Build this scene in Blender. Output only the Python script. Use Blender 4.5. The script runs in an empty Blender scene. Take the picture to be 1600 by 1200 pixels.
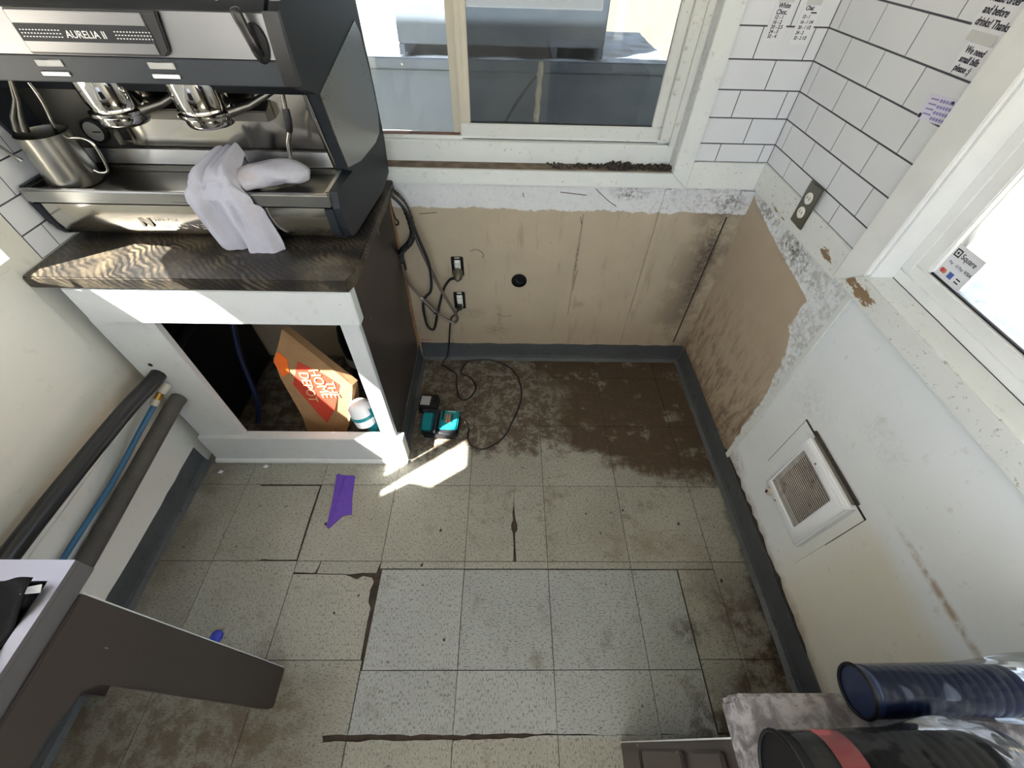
import bpy, bmesh, math, random
from mathutils import Vector, Matrix
random.seed(7)
scn = bpy.context.scene
COL = scn.collection
R = math.radians

# ------------------------------------------------------------------ camera
F_PX = 652.16
pitch, yaw, roll = 0.8556, 0.0292, 0.0328
cp, sp, cy_, sy_ = math.cos(pitch), math.sin(pitch), math.cos(yaw), math.sin(yaw)
fwd = Vector((sy_*cp, cy_*cp, -sp)); rt = Vector((cy_, -sy_, 0)); up = rt.cross(fwd)
c_, s_ = math.cos(roll), math.sin(roll)
rt2 = rt*c_ + up*s_; up2 = up*c_ - rt*s_
cam = bpy.data.cameras.new('camera'); cam.sensor_width = 36; cam.lens = F_PX/1600*36
cam.clip_start = 0.02
camo = bpy.data.objects.new('camera', cam); COL.objects.link(camo)
m = Matrix((rt2, up2, -fwd)).transposed().to_4x4(); m.translation = (0.1372, -0.8185, 1.5884)
camo.matrix_world = m
scn.camera = camo

# ------------------------------------------------------------------ light
scn.view_settings.view_transform = 'Standard'; scn.view_settings.look = 'None'
scn.view_settings.gamma = 1; scn.view_settings.use_curve_mapping = False
scn.view_settings.exposure = 0.62
SUN_DIR = Vector((1, .74, -1.7)).normalized()
w = bpy.data.worlds.new('sky'); scn.world = w; w.use_nodes = True
nt = w.node_tree; nt.nodes.clear()
sky = nt.nodes.new('ShaderNodeTexSky'); sky.sky_type = 'NISHITA'; sky.sun_disc = False
sky.sun_elevation = math.asin(-SUN_DIR.z); sky.sun_rotation = math.atan2(-SUN_DIR.x, -SUN_DIR.y)
sky.dust_density = 3.0
mixw = nt.nodes.new('ShaderNodeMixRGB'); mixw.inputs[0].default_value = .45
mixw.inputs[2].default_value = (6.0, 6.5, 7.2, 1)
bg = nt.nodes.new('ShaderNodeBackground'); bg.inputs[1].default_value = 0.50
wo = nt.nodes.new('ShaderNodeOutputWorld')
nt.links.new(sky.outputs[0], mixw.inputs[1]); nt.links.new(mixw.outputs[0], bg.inputs[0]); nt.links.new(bg.outputs[0], wo.inputs[0])
sl = bpy.data.lights.new('sun', 'SUN'); sl.energy = 34.0; sl.angle = R(.6); sl.color = (1, .95, .86)
so = bpy.data.objects.new('sun', sl); COL.objects.link(so)
so.rotation_euler = SUN_DIR.to_track_quat('-Z', 'Y').to_euler(); so.location = (-3, -3, 5)

# ------------------------------------------------------------------ node helpers
class NT:
    def __init__(s, name):
        s.m = bpy.data.materials.new(name); s.m.use_nodes = True
        s.t = s.m.node_tree; s.t.nodes.clear()
        s.out = s.t.nodes.new('ShaderNodeOutputMaterial')
        s.b = s.t.nodes.new('ShaderNodeBsdfPrincipled')
        s.t.links.new(s.b.outputs[0], s.out.inputs[0])
        g = s.t.nodes.new('ShaderNodeNewGeometry'); s.P = g.outputs['Position']
    def n(s, t): return s.t.nodes.new(t)
    def put(s, sock, v):
        if isinstance(v, bpy.types.NodeSocket): s.t.links.new(v, sock)
        elif isinstance(v, (tuple, list)) and len(v) == 3 and sock.type == 'RGBA': sock.default_value = (*v, 1)
        else: sock.default_value = v
    def math(s, op, a, b=0.0, clamp=False):
        n = s.n('ShaderNodeMath'); n.operation = op; n.use_clamp = clamp
        s.put(n.inputs[0], a); s.put(n.inputs[1], b); return n.outputs[0]
    def add(s, a, b): return s.math('ADD', a, b)
    def mul(s, a, b): return s.math('MULTIPLY', a, b)
    def sub(s, a, b): return s.math('SUBTRACT', a, b)
    def mx(s, a, b): return s.math('MAXIMUM', a, b)
    def mn(s, a, b): return s.math('MINIMUM', a, b)
    def xyz(s, v=None):
        n = s.n('ShaderNodeSeparateXYZ'); s.put(n.inputs[0], v if v is not None else s.P); return n.outputs
    def scl(s, sc, off=(0,0,0), v=None):
        n = s.n('ShaderNodeMapping'); s.put(n.inputs[0], v if v is not None else s.P)
        n.inputs[3].default_value = sc; n.inputs[1].default_value = off; return n.outputs[0]
    def noise(s, scale, detail=4, rough=.55, v=None, dist=0):
        n = s.n('ShaderNodeTexNoise'); s.put(n.inputs['Vector'], v if v is not None else s.P)
        n.inputs['Scale'].default_value = scale; n.inputs['Detail'].default_value = min(detail, 4)
        n.inputs['Roughness'].default_value = rough; n.inputs['Distortion'].default_value = dist
        return n.outputs['Fac']
    def ss(s, v, a, b):
        n = s.n('ShaderNodeMapRange'); n.interpolation_type = 'SMOOTHSTEP'
        s.put(n.inputs[0], v); n.inputs[1].default_value = a; n.inputs[2].default_value = b; return n.outputs[0]
    def mix(s, f, a, b, mode='MIX'):
        n = s.n('ShaderNodeMixRGB'); n.blend_type = mode
        s.put(n.inputs[0], f); s.put(n.inputs[1], a); s.put(n.inputs[2], b); return n.outputs[0]
    def spot(s, c, r):
        n = s.n('ShaderNodeVectorMath'); n.operation = 'SUBTRACT'; s.put(n.inputs[0], s.P); n.inputs[1].default_value = c
        d = s.n('ShaderNodeVectorMath'); d.operation = 'DIVIDE'; s.put(d.inputs[0], n.outputs[0]); d.inputs[1].default_value = r
        l = s.n('ShaderNodeVectorMath'); l.operation = 'LENGTH'; s.put(l.inputs[0], d.outputs[0])
        return s.ss(l.outputs['Value'], 1.0, 0.0)
    def bump(s, h, st=.3, d=.002):
        n = s.n('ShaderNodeBump'); n.inputs['Strength'].default_value = st; n.inputs['Distance'].default_value = d
        s.put(n.inputs['Height'], h); s.t.links.new(n.outputs[0], s.b.inputs['Normal'])
    def fin(s, col, rough=.5, metal=0.0, spec=.5, **kw):
        s.put(s.b.inputs['Base Color'], col); s.put(s.b.inputs['Roughness'], rough); s.put(s.b.inputs['Metallic'], metal)
        s.b.inputs['Specular IOR Level'].default_value = spec
        for k, v in kw.items(): s.put(s.b.inputs[k.replace('_', ' ')], v)
        return s.m

def srgb(r, g, b):
    f = lambda c: (c/255/12.92) if c/255 <= .04045 else ((c/255+.055)/1.055)**2.4
    return (f(r), f(g), f(b))

def simple(name, col, rough=.5, metal=0., var=.12, scale=9, bump=0, spec=.5, dirt=0, dcol=(.12,.10,.08), bscale=60):
    t = NT(name)
    n = t.noise(scale, 5)
    c = t.mix(t.ss(n, .3, .7), tuple(x*(1-var) for x in col), tuple(min(1, x*(1+var)) for x in col))
    if dirt:
        c = t.mix(t.mul(t.ss(t.noise(scale*2.3, 6, .65), .55, .72), dirt), c, dcol)
    if bump: t.bump(t.noise(bscale, 4), bump)
    return t.fin(c, rough, metal, spec)

# ------------------------------------------------------------------ materials
def mat_tile():
    t = NT('vinyl_tile')
    oi = t.n('ShaderNodeObjectInfo')
    rnd = oi.outputs['Random']
    a = t.scl((105, 230, 1)); b = t.scl((230, 105, 1))
    va = t.n('ShaderNodeMix'); va.data_type = 'VECTOR'
    t.put(va.inputs[0], t.math('GREATER_THAN', rnd, .5))
    vi = [i for i in va.inputs if i.type == 'VECTOR' and i.name in 'AB']; t.put(vi[0], a); t.put(vi[1], b)
    vec = [o for o in va.outputs if o.type == 'VECTOR'][0]
    f1 = t.noise(1, 3, .6, vec)
    f2 = t.noise(1.7, 2, .6, vec)
    x, y, z = t.xyz()
    newer = t.mn(t.mn(t.ss(x, -.315, -.30), t.ss(x, .785, .77)), t.mn(t.ss(y, -.325, -.34), t.ss(y, -.81, -.79)))
    big = t.noise(3.5, 5, .6)
    base = t.mix(big, srgb(118,116,105), srgb(152,150,139))
    base = t.mix(newer, base, t.mix(big, srgb(128,131,130), srgb(154,157,155)))
    base = t.mix(t.mul(rnd, .14), base, srgb(190,190,182))
    c = t.mix(t.mul(t.ss(f1, .52, .64), .75), base, srgb(80,80,74))
    c = t.mix(t.mul(t.ss(f2, .56, .68), .45), c, srgb(182,182,174))
    c = t.mix(t.mul(t.ss(t.noise(38, 2, .5), .70, .76), .8), c, srgb(70,66,56))
    # grime: a brown dried layer where the fridge stood
    n1 = t.noise(4.5, 6, .62); n2 = t.noise(17, 6, .68); n3 = t.noise(60, 4, .7)
    d = t.sub(y, t.add(.15, t.mul(t.ss(x, .35, 1.0), -.15)))
    d = t.add(d, t.mul(t.sub(n1, .5), .35)); d = t.add(d, t.mul(t.sub(n2, .5), .22))
    area = t.mul(t.ss(d, -.03, .07), t.ss(x, -.36, -.25))
    solid = t.add(t.ss(t.add(x, t.mul(t.sub(n1, .5), .7)), .22, .55), t.mul(t.ss(y, .45, .7), .35))
    mott = t.ss(t.add(t.mul(n2, .6), t.mul(n3, .4)), .42, .54)
    cover = t.mul(area, t.mx(t.ss(solid, .3, .9), t.mul(mott, .85)))
    cover = t.mul(cover, t.sub(1.0, t.mul(t.ss(t.noise(9, 6, .7), .56, .68), .8)))
    brown = t.mix(n2, srgb(36,25,17), srgb(70,52,37))
    brown = t.mix(t.ss(n3, .50, .8), brown, srgb(94,76,57))
    c = t.mix(t.mul(cover, .95), c, brown)
    c = t.mix(t.mul(area, .42), c, srgb(80,66,50))
    # grime along the right wall, nearer the viewer
    g = t.mul(t.ss(t.add(x, t.mul(t.sub(n1, .5), .4)), .78, .93), t.ss(t.add(y, t.mul(t.sub(n2, .5), .3)), -.22, -.50))
    c = t.mix(t.mul(g, t.add(.40, t.mul(t.ss(n2, .40, .62), .55))), c, srgb(60,44,28))
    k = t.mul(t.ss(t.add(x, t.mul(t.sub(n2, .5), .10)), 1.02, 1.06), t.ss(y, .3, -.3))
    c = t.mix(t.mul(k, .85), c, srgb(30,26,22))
    # corner of patch, under the table
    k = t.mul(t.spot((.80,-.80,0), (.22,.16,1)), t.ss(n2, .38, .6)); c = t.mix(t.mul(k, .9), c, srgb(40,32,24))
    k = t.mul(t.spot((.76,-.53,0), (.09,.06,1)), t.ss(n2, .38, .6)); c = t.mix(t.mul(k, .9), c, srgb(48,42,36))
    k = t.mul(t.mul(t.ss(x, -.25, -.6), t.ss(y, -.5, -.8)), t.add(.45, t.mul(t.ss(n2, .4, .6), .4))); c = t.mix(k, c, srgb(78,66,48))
    k = t.mul(t.ss(x, -.9, -1.1), t.ss(n1, .35, .6)); c = t.mix(t.mul(k, .5), c, srgb(84,74,58))
    k = t.mul(t.ss(n1, .46, .68), t.ss(n2, .46, .68)); c = t.mix(t.mul(k, .55), c, srgb(92,82,62))
    k = t.mul(t.spot((.70,-.24,0), (.3,.09,1)), t.ss(n2, .35, .6)); c = t.mix(t.mul(k, .5), c, srgb(104,88,62))
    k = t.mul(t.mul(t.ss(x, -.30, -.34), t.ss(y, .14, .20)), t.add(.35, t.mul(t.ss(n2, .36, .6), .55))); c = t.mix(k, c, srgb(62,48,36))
    t.bump(t.add(t.mul(n3, .4), t.mul(cover, .6)), .25, .002)
    rough = t.add(.38, t.mul(t.mx(cover, g), .45))
    return t.fin(c, rough, 0, .35)

def mat_backwall():
    t = NT('painted_wall_panel'); x, y, z = t.xyz()
    n1 = t.noise(7, 5, .6); n2 = t.noise(28, 5, .65); n3 = t.noise(110, 3, .6); nf = t.add(t.mul(n2, .35), t.mul(t.noise(85, 5, .75), .65))
    edge = t.add(z, t.add(t.mul(t.sub(n1, .5), .045), t.mul(t.sub(n2, .5), .02)))
    white = t.ss(edge, .812, .818)
    beige = t.mix(n1, srgb(164,152,132), srgb(184,172,151))
    beige = t.mix(t.mul(t.ss(z, .45, .1), .30), beige, srgb(140,118,92))
    streak = t.noise(1, 5, .7, t.scl((30, 30, 4)))
    beige = t.mix(t.mul(t.ss(streak, .55, .75), .40), beige, srgb(128,108,84))
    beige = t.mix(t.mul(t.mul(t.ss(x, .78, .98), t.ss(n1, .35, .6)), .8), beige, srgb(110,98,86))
    wh = t.mix(n1, srgb(196,199,203), srgb(222,224,226))
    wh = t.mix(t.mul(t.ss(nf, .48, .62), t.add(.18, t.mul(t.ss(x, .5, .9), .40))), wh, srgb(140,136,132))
    c = t.mix(white, beige, wh)
    spk = t.mul(t.ss(n3, .68, .74), t.ss(n1, .45, .6)); c = t.mix(t.mul(spk, .7), c, srgb(80,66,50))
    for ctr, r, s in (((.60,.745,.885), (.10,.2,.035), 1.0), ((.985,.745,.60), (.06,.2,.42), .85), ((.99,.745,.86), (.12,.2,.06), .5), ((.48,.745,.36), (.05,.2,.03), .4), ((.10,.745,.20), (.09,.2,.06), .35), ((.44,.745,.60), (.012,.2,.2), .6), ((-.02,.745,.30), (.10,.2,.05), .3)):  # tall spot beside the corner post is a painted shadow gradient
        c = t.mix(t.mul(t.mul(t.spot(ctr, r), t.ss(nf, .40, .60)), s), c, srgb(62,54,48))
    t.bump(t.add(n3, t.mul(n1, .5)), .15, .002)
    return t.fin(c, .55, 0, .35)

def mat_rightwall():
    t = NT('scuffed_white_wall'); x, y, z = t.xyz()
    n1 = t.noise(6, 5, .6); n2 = t.noise(24, 5, .65); n3 = t.noise(120, 3, .6); nf = t.add(t.mul(n2, .35), t.mul(t.noise(85, 5, .75), .65))
    # ragged edge of the beige paint: y position as a function of height
    cr = t.n('ShaderNodeFloatCurve'); cv = cr.mapping.curves[0]
    pts = [(0,.09),(.2,.105),(.38,.116),(.54,.129),(.66,.165),(.70,.21),(.81,.21),(.83,.38),(.85,.53),(.88,.70),(.92,.80),(1,.9)]
    cv.points[0].location = pts[0]; cv.points[1].location = pts[-1]
    for p in pts[1:-1]: cv.points.new(*p)
    for p in cv.points: p.handle_type = 'VECTOR'
    cr.mapping.update(); t.put(cr.inputs['Value'], z)
    d = t.sub(y, cr.outputs[0]); d = t.add(d, t.add(t.mul(t.sub(n1, .5), .05), t.mul(t.sub(n2, .5), .035)))
    bg_ = t.ss(d, -.003, .004)
    beige = t.mix(n1, srgb(164,148,128), srgb(184,169,148))
    streak = t.noise(1, 6, .72, t.scl((1, 34, 9), (0,0,0)))
    sm = t.mul(t.ss(z, .70, .15), t.ss(streak, .42, .66)); beige = t.mix(t.mul(sm, .75), beige, srgb(98,74,50))
    wh = t.mix(n1, srgb(216,221,224), srgb(232,236,238))
    yel = t.mix(n1, srgb(212,208,192), srgb(222,219,205))
    wh = t.mix(t.mul(t.ss(t.add(z, t.mul(n1, .1)), .68, .58), t.ss(y, -.25, -.5)), wh, yel)
    wh = t.mix(t.mul(t.mul(t.ss(y, .06, .11), t.ss(nf, .42, .62)), .6), wh, srgb(150,148,143))
    wh = t.mix(t.mul(t.ss(n2, .60, .75), .25), wh, srgb(150,138,118))
    c = t.mix(bg_, wh, beige)
    line = t.mul(t.spot((1.065,-.60,.648), (1,.26,.016)), t.ss(n2, .38, .6)); c = t.mix(t.mul(line, .8), c, srgb(150,122,88))
    for ctr, r, s in (((1.065,.40,.88), (1,.11,.07), 1.2), ((1.065,.60,.89), (1,.14,.05), .8), ((1.065,.30,.86), (1,.12,.05), .5), ((1.065,.20,.18), (1,.14,.12), .8), ((1.065,-.02,.62), (1,.16,.12), .16), ((1.065,-.26,.74), (1,.12,.07), .14), ((1.065,.03,.16), (1,.1,.05), .5)):
        c = t.mix(t.mul(t.mul(t.spot(ctr, r), t.ss(nf, .40, .60)), s), c, srgb(84,76,68))
    low = t.mul(t.ss(t.add(z, t.mul(t.sub(n2, .5), .08)), .17, .11), .55); c = t.mix(low, c, srgb(120,92,62))
    c = t.mix(t.mul(t.ss(n3, .70, .76), .4), c, srgb(110,100,88))
    t.bump(t.add(n3, t.mul(n1, .5)), .12, .002)
    return t.fin(c, .5, 0, .4)

def mat_leftwall():
    t = NT('plain_white_wall'); x, y, z = t.xyz()
    n1 = t.noise(4, 4); n2 = t.noise(24, 5, .6)
    c = t.mix(n1, srgb(206,206,198), srgb(222,222,216))
    c = t.mix(t.mul(t.ss(z, .62, .50), t.mul(t.ss(z, .42, .50), .35)), c, srgb(168,146,108))
    c = t.mix(t.mul(t.ss(n2, .58, .75), .2), c, srgb(150,146,138))
    t.bump(t.noise(100, 3), .08); return t.fin(c, .55, 0, .35)

def mat_trim(name='worn_white_paint', dirt=.5, col=(214,218,217)):
    t = NT(name); x, y, z = t.xyz(); n1 = t.noise(9, 5, .6); n2 = t.noise(34, 6, .68); n3 = t.noise(95, 3)
    c = t.mix(n1, srgb(*[v-8 for v in col]), srgb(*[min(255, v+8) for v in col]))
    c = t.mix(t.mul(t.ss(n2, .58, .72), dirt*.7), c, srgb(150,142,126))
    c = t.mix(t.mul(t.mul(t.ss(n3, .66, .72), t.ss(n1, .45, .65)), dirt), c, srgb(70,62,54))
    t.bump(n2, .1, .001); return t.fin(c, .42, 0, .45)

def mat_chipped():
    t = NT('chipped_white_paint'); x, y, z = t.xyz(); n1 = t.noise(9, 5, .6); n2 = t.noise(1, 6, .7, t.scl((60, 14, 60))); n3 = t.noise(90, 3)
    c = t.mix(n1, srgb(208,211,208), srgb(224,227,225))
    c = t.mix(t.mul(t.ss(n3, .62, .7), .5), c, srgb(120,110,96))
    m_ = t.mx(t.mul(t.spot((1.06,.07,.955), (.2,.15,.028)), 1.15), t.spot((1.06,.24,.945), (.2,.07,.03)))
    m_ = t.mx(m_, t.mul(t.spot((1.06,.52,.925), (.2,.13,.02)), .8))
    m_ = t.mx(m_, t.mul(t.spot((1.06,.70,.945), (.2,.06,.04)), .6))
    c = t.mix(t.ss(t.add(t.mul(m_, .62), t.mul(t.sub(n2, .5), 1.7)), .40, .48), c, srgb(136,112,86))
    t.bump(n2, .2, .002); return t.fin(c, .5, 0, .35)

def mat_base():
    t = NT('grey_cove_vinyl'); n1 = t.noise(8, 6, .6); n2 = t.noise(40, 5, .7)
    c = t.mix(n1, srgb(60,63,65), srgb(84,88,90)); c = t.mix(t.mul(t.ss(n2, .56, .72), .7), c, srgb(44,42,40))
    c = t.mix(t.mul(t.ss(n2, .36, .30), .4), c, srgb(128,130,128))
    t.bump(n2, .15); return t.fin(c, .5, 0, .4)

def mat_brown():
    t = NT('dark_brown_paint'); n1 = t.noise(5, 4); n2 = t.noise(1, 3, .5, t.scl((40, 40, 22)))
    c = t.mix(n1, srgb(48,41,38), srgb(61,54,50)); c = t.mix(t.mul(t.ss(n2, .735, .75), .9), c, srgb(190,186,178))
    t.bump(t.noise(80, 3), .1); return t.fin(c, .38, 0, .45)

def mat_granite_dark():
    t = NT('dark_stone_laminate')
    n0 = t.noise(7, 4, .6, None, 1.0)
    wv = t.n('ShaderNodeTexWave'); wv.inputs['Scale'].default_value = 16; wv.inputs['Distortion'].default_value = 11
    wv.inputs['Detail'].default_value = 2; wv.inputs['Detail Scale'].default_value = .45; wv.bands_direction = 'DIAGONAL'; t.put(wv.inputs['Vector'], t.scl((1.8,1.8,1.8)))
    n2 = t.noise(48, 5, .7)
    c = t.mix(t.ss(n0, .35, .65), srgb(46,43,39), srgb(92,84,70))
    c = t.mix(t.mul(t.ss(wv.outputs["Fac"], .60, .30), t.add(.25, t.mul(t.ss(t.noise(5, 3), .42, .60), .6))), c, srgb(24,24,25))
    c = t.mix(t.mul(t.ss(t.noise(11, 4, .65), .45, .62), .6), c, srgb(28,28,29))
    c = t.mix(t.mul(t.ss(n2, .55, .7), .45), c, srgb(22,22,23))
    return t.fin(c, .32, 0, .28)

def mat_granite_grey():
    t = NT('grey_speckled_laminate'); n1 = t.noise(42, 4, .6, None, .6); n2 = t.noise(90, 4, .65)
    c = t.mix(t.ss(n1, .36, .64), srgb(96,92,94), srgb(150,146,148)); c = t.mix(t.mul(t.ss(n2, .54, .68), .6), c, srgb(70,66,68))
    return t.fin(c, .25, 0, .5)

def mat_steel(name, col=(172,172,170), rough=.30, streak=True):
    t = NT(name); n = t.noise(1, 2, .5, t.scl((3, 160, 160)))
    n1 = t.noise(5, 3, .5)
    c = t.mix(n1, srgb(*[v-14 for v in col]), srgb(*col))
    r = t.add(rough, t.mul(t.sub(t.add(n, n1), 1.0), .10)) if streak else rough
    return t.fin(c, r, 1.0)

def mat_glass(name, tint=(.9,.93,.95), haze=.03, hazecol=(.7,.74,.78), rough=.02, gl=.07):
    m_ = bpy.data.materials.new(name); m_.use_nodes = True; t = m_.node_tree; t.nodes.clear()
    o = t.nodes.new('ShaderNodeOutputMaterial'); tr = t.nodes.new('ShaderNodeBsdfTransparent'); tr.inputs[0].default_value = (*tint, 1)
    g = t.nodes.new('ShaderNodeBsdfGlossy'); g.inputs['Roughness'].default_value = rough
    d = t.nodes.new('ShaderNodeBsdfDiffuse'); d.inputs[0].default_value = (*hazecol, 1)
    fr = t.nodes.new('ShaderNodeFresnel'); fr.inputs[0].default_value = 1.45
    mm = t.nodes.new('ShaderNodeMath'); mm.operation = 'MULTIPLY'; mm.inputs[1].default_value = gl/.04; t.links.new(fr.outputs[0], mm.inputs[0]); mm.use_clamp = True
    m1 = t.nodes.new('ShaderNodeMixShader'); m2 = t.nodes.new('ShaderNodeMixShader')
    nz = t.nodes.new('ShaderNodeTexNoise'); nz.inputs['Scale'].default_value = 9; nz.inputs['Detail'].default_value = 6
    mr = t.nodes.new('ShaderNodeMapRange'); mr.inputs[1].default_value = .35; mr.inputs[2].default_value = .75; mr.inputs[3].default_value = haze*.5; mr.inputs[4].default_value = haze*2
    ge = t.nodes.new('ShaderNodeNewGeometry'); t.links.new(ge.outputs['Position'], nz.inputs['Vector']); t.links.new(nz.outputs['Fac'], mr.inputs[0])
    t.links.new(mr.outputs[0], m1.inputs[0]); t.links.new(tr.outputs[0], m1.inputs[1]); t.links.new(d.outputs[0], m1.inputs[2])
    t.links.new(mm.outputs[0], m2.inputs[0]); t.links.new(m1.outputs[0], m2.inputs[1]); t.links.new(g.outputs[0], m2.inputs[2])
    t.links.new(m2.outputs[0], o.inputs[0]); return m_

def mat_plastic_film():
    t = NT('clear_plastic_film')
    n = t.noise(9, 1, .4, t.scl((1, 2.4, 1)), 1.0)
    t.bump(n, .45, .02)
    tr = t.n('ShaderNodeBsdfTransparent'); tr.inputs[0].default_value = (.86,.88,.90,1)
    t.fin((.9,.92,.95), .08, 0, .8)
    fr = t.n('ShaderNodeFresnel'); fr.inputs[0].default_value = 1.5
    t.t.links.new(t.b.inputs['Normal'].links[0].from_socket, fr.inputs['Normal'])
    f = t.add(t.mul(fr.outputs[0], .75), .0)
    gl = t.n('ShaderNodeBsdfGlossy'); gl.inputs['Roughness'].default_value = .07
    t.t.links.new(t.b.inputs['Normal'].links[0].from_socket, gl.inputs['Normal'])
    mx = t.n('ShaderNodeMixShader'); t.put(mx.inputs[0], t.math('MINIMUM', f, 1.0)); t.t.links.new(tr.outputs[0], mx.inputs[1]); t.t.links.new(gl.outputs[0], mx.inputs[2])
    t.t.links.new(mx.outputs[0], t.out.inputs[0]); return t.m

def mat_towel():
    t = NT('terry_cloth'); n = t.noise(420, 3, .7); n1 = t.noise(14, 4); n2 = t.noise(9, 3)
    c = t.mix(n1, srgb(166,166,179), srgb(192,192,202)); c = t.mix(t.mul(t.ss(n2, .58, .72), .35), c, srgb(176,158,148))
    t.bump(n, .8, .004); return t.fin(c, .95, 0, .1)

M = dict(
 tile=mat_tile(), subfloor=simple('dark_subfloor', srgb(52,42,34), .9, var=.4, scale=30),
 bwall=mat_backwall(), rwall=mat_rightwall(), lwall=mat_leftwall(), trim=mat_trim(), chip=mat_chipped(),
 trimd=mat_trim('dirty_white_paint', .9, (206,209,206)), cabwhite=mat_trim('cabinet_white_paint', .3, (194,197,197)),
 white=simple('white_paint', srgb(222,224,224), .45, var=.04), ceil=simple('ceiling_white', srgb(215,215,212), .7, var=.03),
 base=mat_base(), brown=mat_brown(), gdark=mat_granite_dark(), ggrey=mat_granite_grey(),
 walltile=simple('glazed_white_tile', srgb(214,217,222), .14, var=.02, scale=3), grout=simple('dark_grout', srgb(74,74,82), .8, var=.15),
 steel=mat_steel('brushed_steel'), polish=mat_steel('polished_steel', (208,205,196), .13, False), chrome=mat_steel('chrome', (214,212,208), .06, False),
 dsteel=mat_steel('dull_tray_steel', (122,120,114), .35), tsteel=mat_steel('table_steel', (158,156,162), .42),
 black=simple('black_plastic', srgb(25,26,29), .35, var=.1), slate=simple('slate_grey_plastic', srgb(30,34,40), .5, var=.08, scale=5, spec=.3),
 slateband=simple('grey_band_plastic', srgb(46,51,58), .42, var=.08, spec=.35), vblack=simple('deep_black', srgb(9,9,10), .5, var=.2, spec=.3),
 rubber=simple('black_rubber', srgb(26,27,30), .45, var=.2), foam=simple('grey_foam_insulation', srgb(74,72,68), .85, var=.15, scale=20, dirt=.4, bump=.3),
 blueh=simple('blue_hose_rubber', srgb(38,92,128), .4, var=.15), brass=simple('brass', srgb(168,132,70), .35, 1.0), pvc=simple('cream_pvc', srgb(196,190,174), .45, dirt=.4),
 platesteel=mat_steel('hood_plate_steel', (134,135,138), .34), pitcher=mat_steel('pitcher_steel', (176,174,168), .27, False), braid=mat_steel('braided_steel', (150,142,138), .42), towel=mat_towel(),
 kraft=simple('kraft_paper', srgb(150,117,82), .8, var=.10, scale=16, bump=.15), red=simple('red_print', srgb(176,56,36), .7, var=.08), cream=simple('cream_print', srgb(196,164,120), .75, var=.05),
 orange=simple('orange_paper', srgb(226,106,36), .6, var=.1), teal=simple('teal_plastic', srgb(20,128,138), .35, var=.06), label=simple('grey_label', srgb(168,168,166), .5, var=.1),
 purple=simple('purple_tape', srgb(84,52,150), .55, var=.12, scale=60, bump=.2), blue=simple('blue_plastic', srgb(44,62,170), .4, var=.06),
 paper=simple('white_paper', srgb(214,216,222), .7, var=.03), paper2=simple('lilac_paper', srgb(206,204,222), .7, var=.05), ink=simple('dark_ink', srgb(34,32,48), .7, var=.1), inkv=simple('violet_ink', srgb(138,132,186), .7, var=.1),
 whitep=simple('white_plastic', srgb(226,229,234), .35, var=.02), heatdark=simple('rusty_dark_element', srgb(48,38,31), .8, var=.5, scale=18), slat=simple('grimy_white_slat', srgb(196,190,184), .5, var=.2, scale=14, dirt=.7, dcol=srgb(96,70,54)),
 recept=simple('ivory_receptacle', srgb(226,224,216), .4, var=.03), plate=mat_steel('stainless_plate', (136,134,124), .38),
 debris=simple('dark_lint', srgb(58,51,45), .95, var=.5, scale=90), ledge=simple('grimy_ledge', srgb(112,98,84), .85, var=.35, scale=22, dirt=.7),
 wood=simple('raw_wood_edge', srgb(170,132,92), .8, var=.2, scale=30), brownstrip=simple('brown_sill_strip', srgb(104,70,58), .7, var=.3, scale=25),
 ivory=simple('aged_ivory_frame', srgb(196,190,174), .5, var=.05), gasket=simple('black_gasket', srgb(28,28,30), .6),
 binblue=simple('pale_blue_steel', srgb(112,122,133), .45, var=.05, scale=5, dirt=.12, dcol=(.5,.52,.55)), binwhite=simple('pale_blue_white', srgb(190,196,204), .6, var=.15, scale=10),
 ground=simple('pale_concrete', srgb(176,168,150), .9, var=.1, scale=3, dirt=.15), fence=simple('cream_wall', srgb(214,206,186), .8, var=.05), glint=simple('pane_glint', srgb(236,222,196), .25, .35, var=.2, scale=60),
 glassR=mat_glass('tinted_pane', (.40,.43,.45), .05, (.40,.42,.44), gl=.04), glassL=mat_glass('clear_pane', (.92,.95,.97), .04, gl=.04), glassW=mat_glass('bright_pane', (.95,.97,.98), .02), film=mat_plastic_film(),
 gauge=simple('gauge_face', srgb(120,120,118), .3), dblue=simple('navy_plastic', srgb(22,34,66), .3, var=.1), pink=simple('red_label', srgb(176,84,88), .5, var=.1), lidw=simple('white_lid', srgb(228,228,230), .35, var=.02),
 cardred=simple('card_red', srgb(190,70,74), .6), cardor=simple('card_orange', srgb(190,110,80), .6), cardblue=simple('card_blue', srgb(66,90,160), .6), fabric=simple('dark_cloth', srgb(18,18,20), .9, spec=.2, bump=.4, bscale=200), orangemark=simple('red_marker', srgb(160,50,44), .7),
)
def mat_tinted_print():
    return simple('pale_ink', srgb(120,116,150), .7)
M['pale'] = mat_tinted_print()
M['tapec'] = simple('clear_tape', srgb(196,198,198), .25, var=.03)

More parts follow.
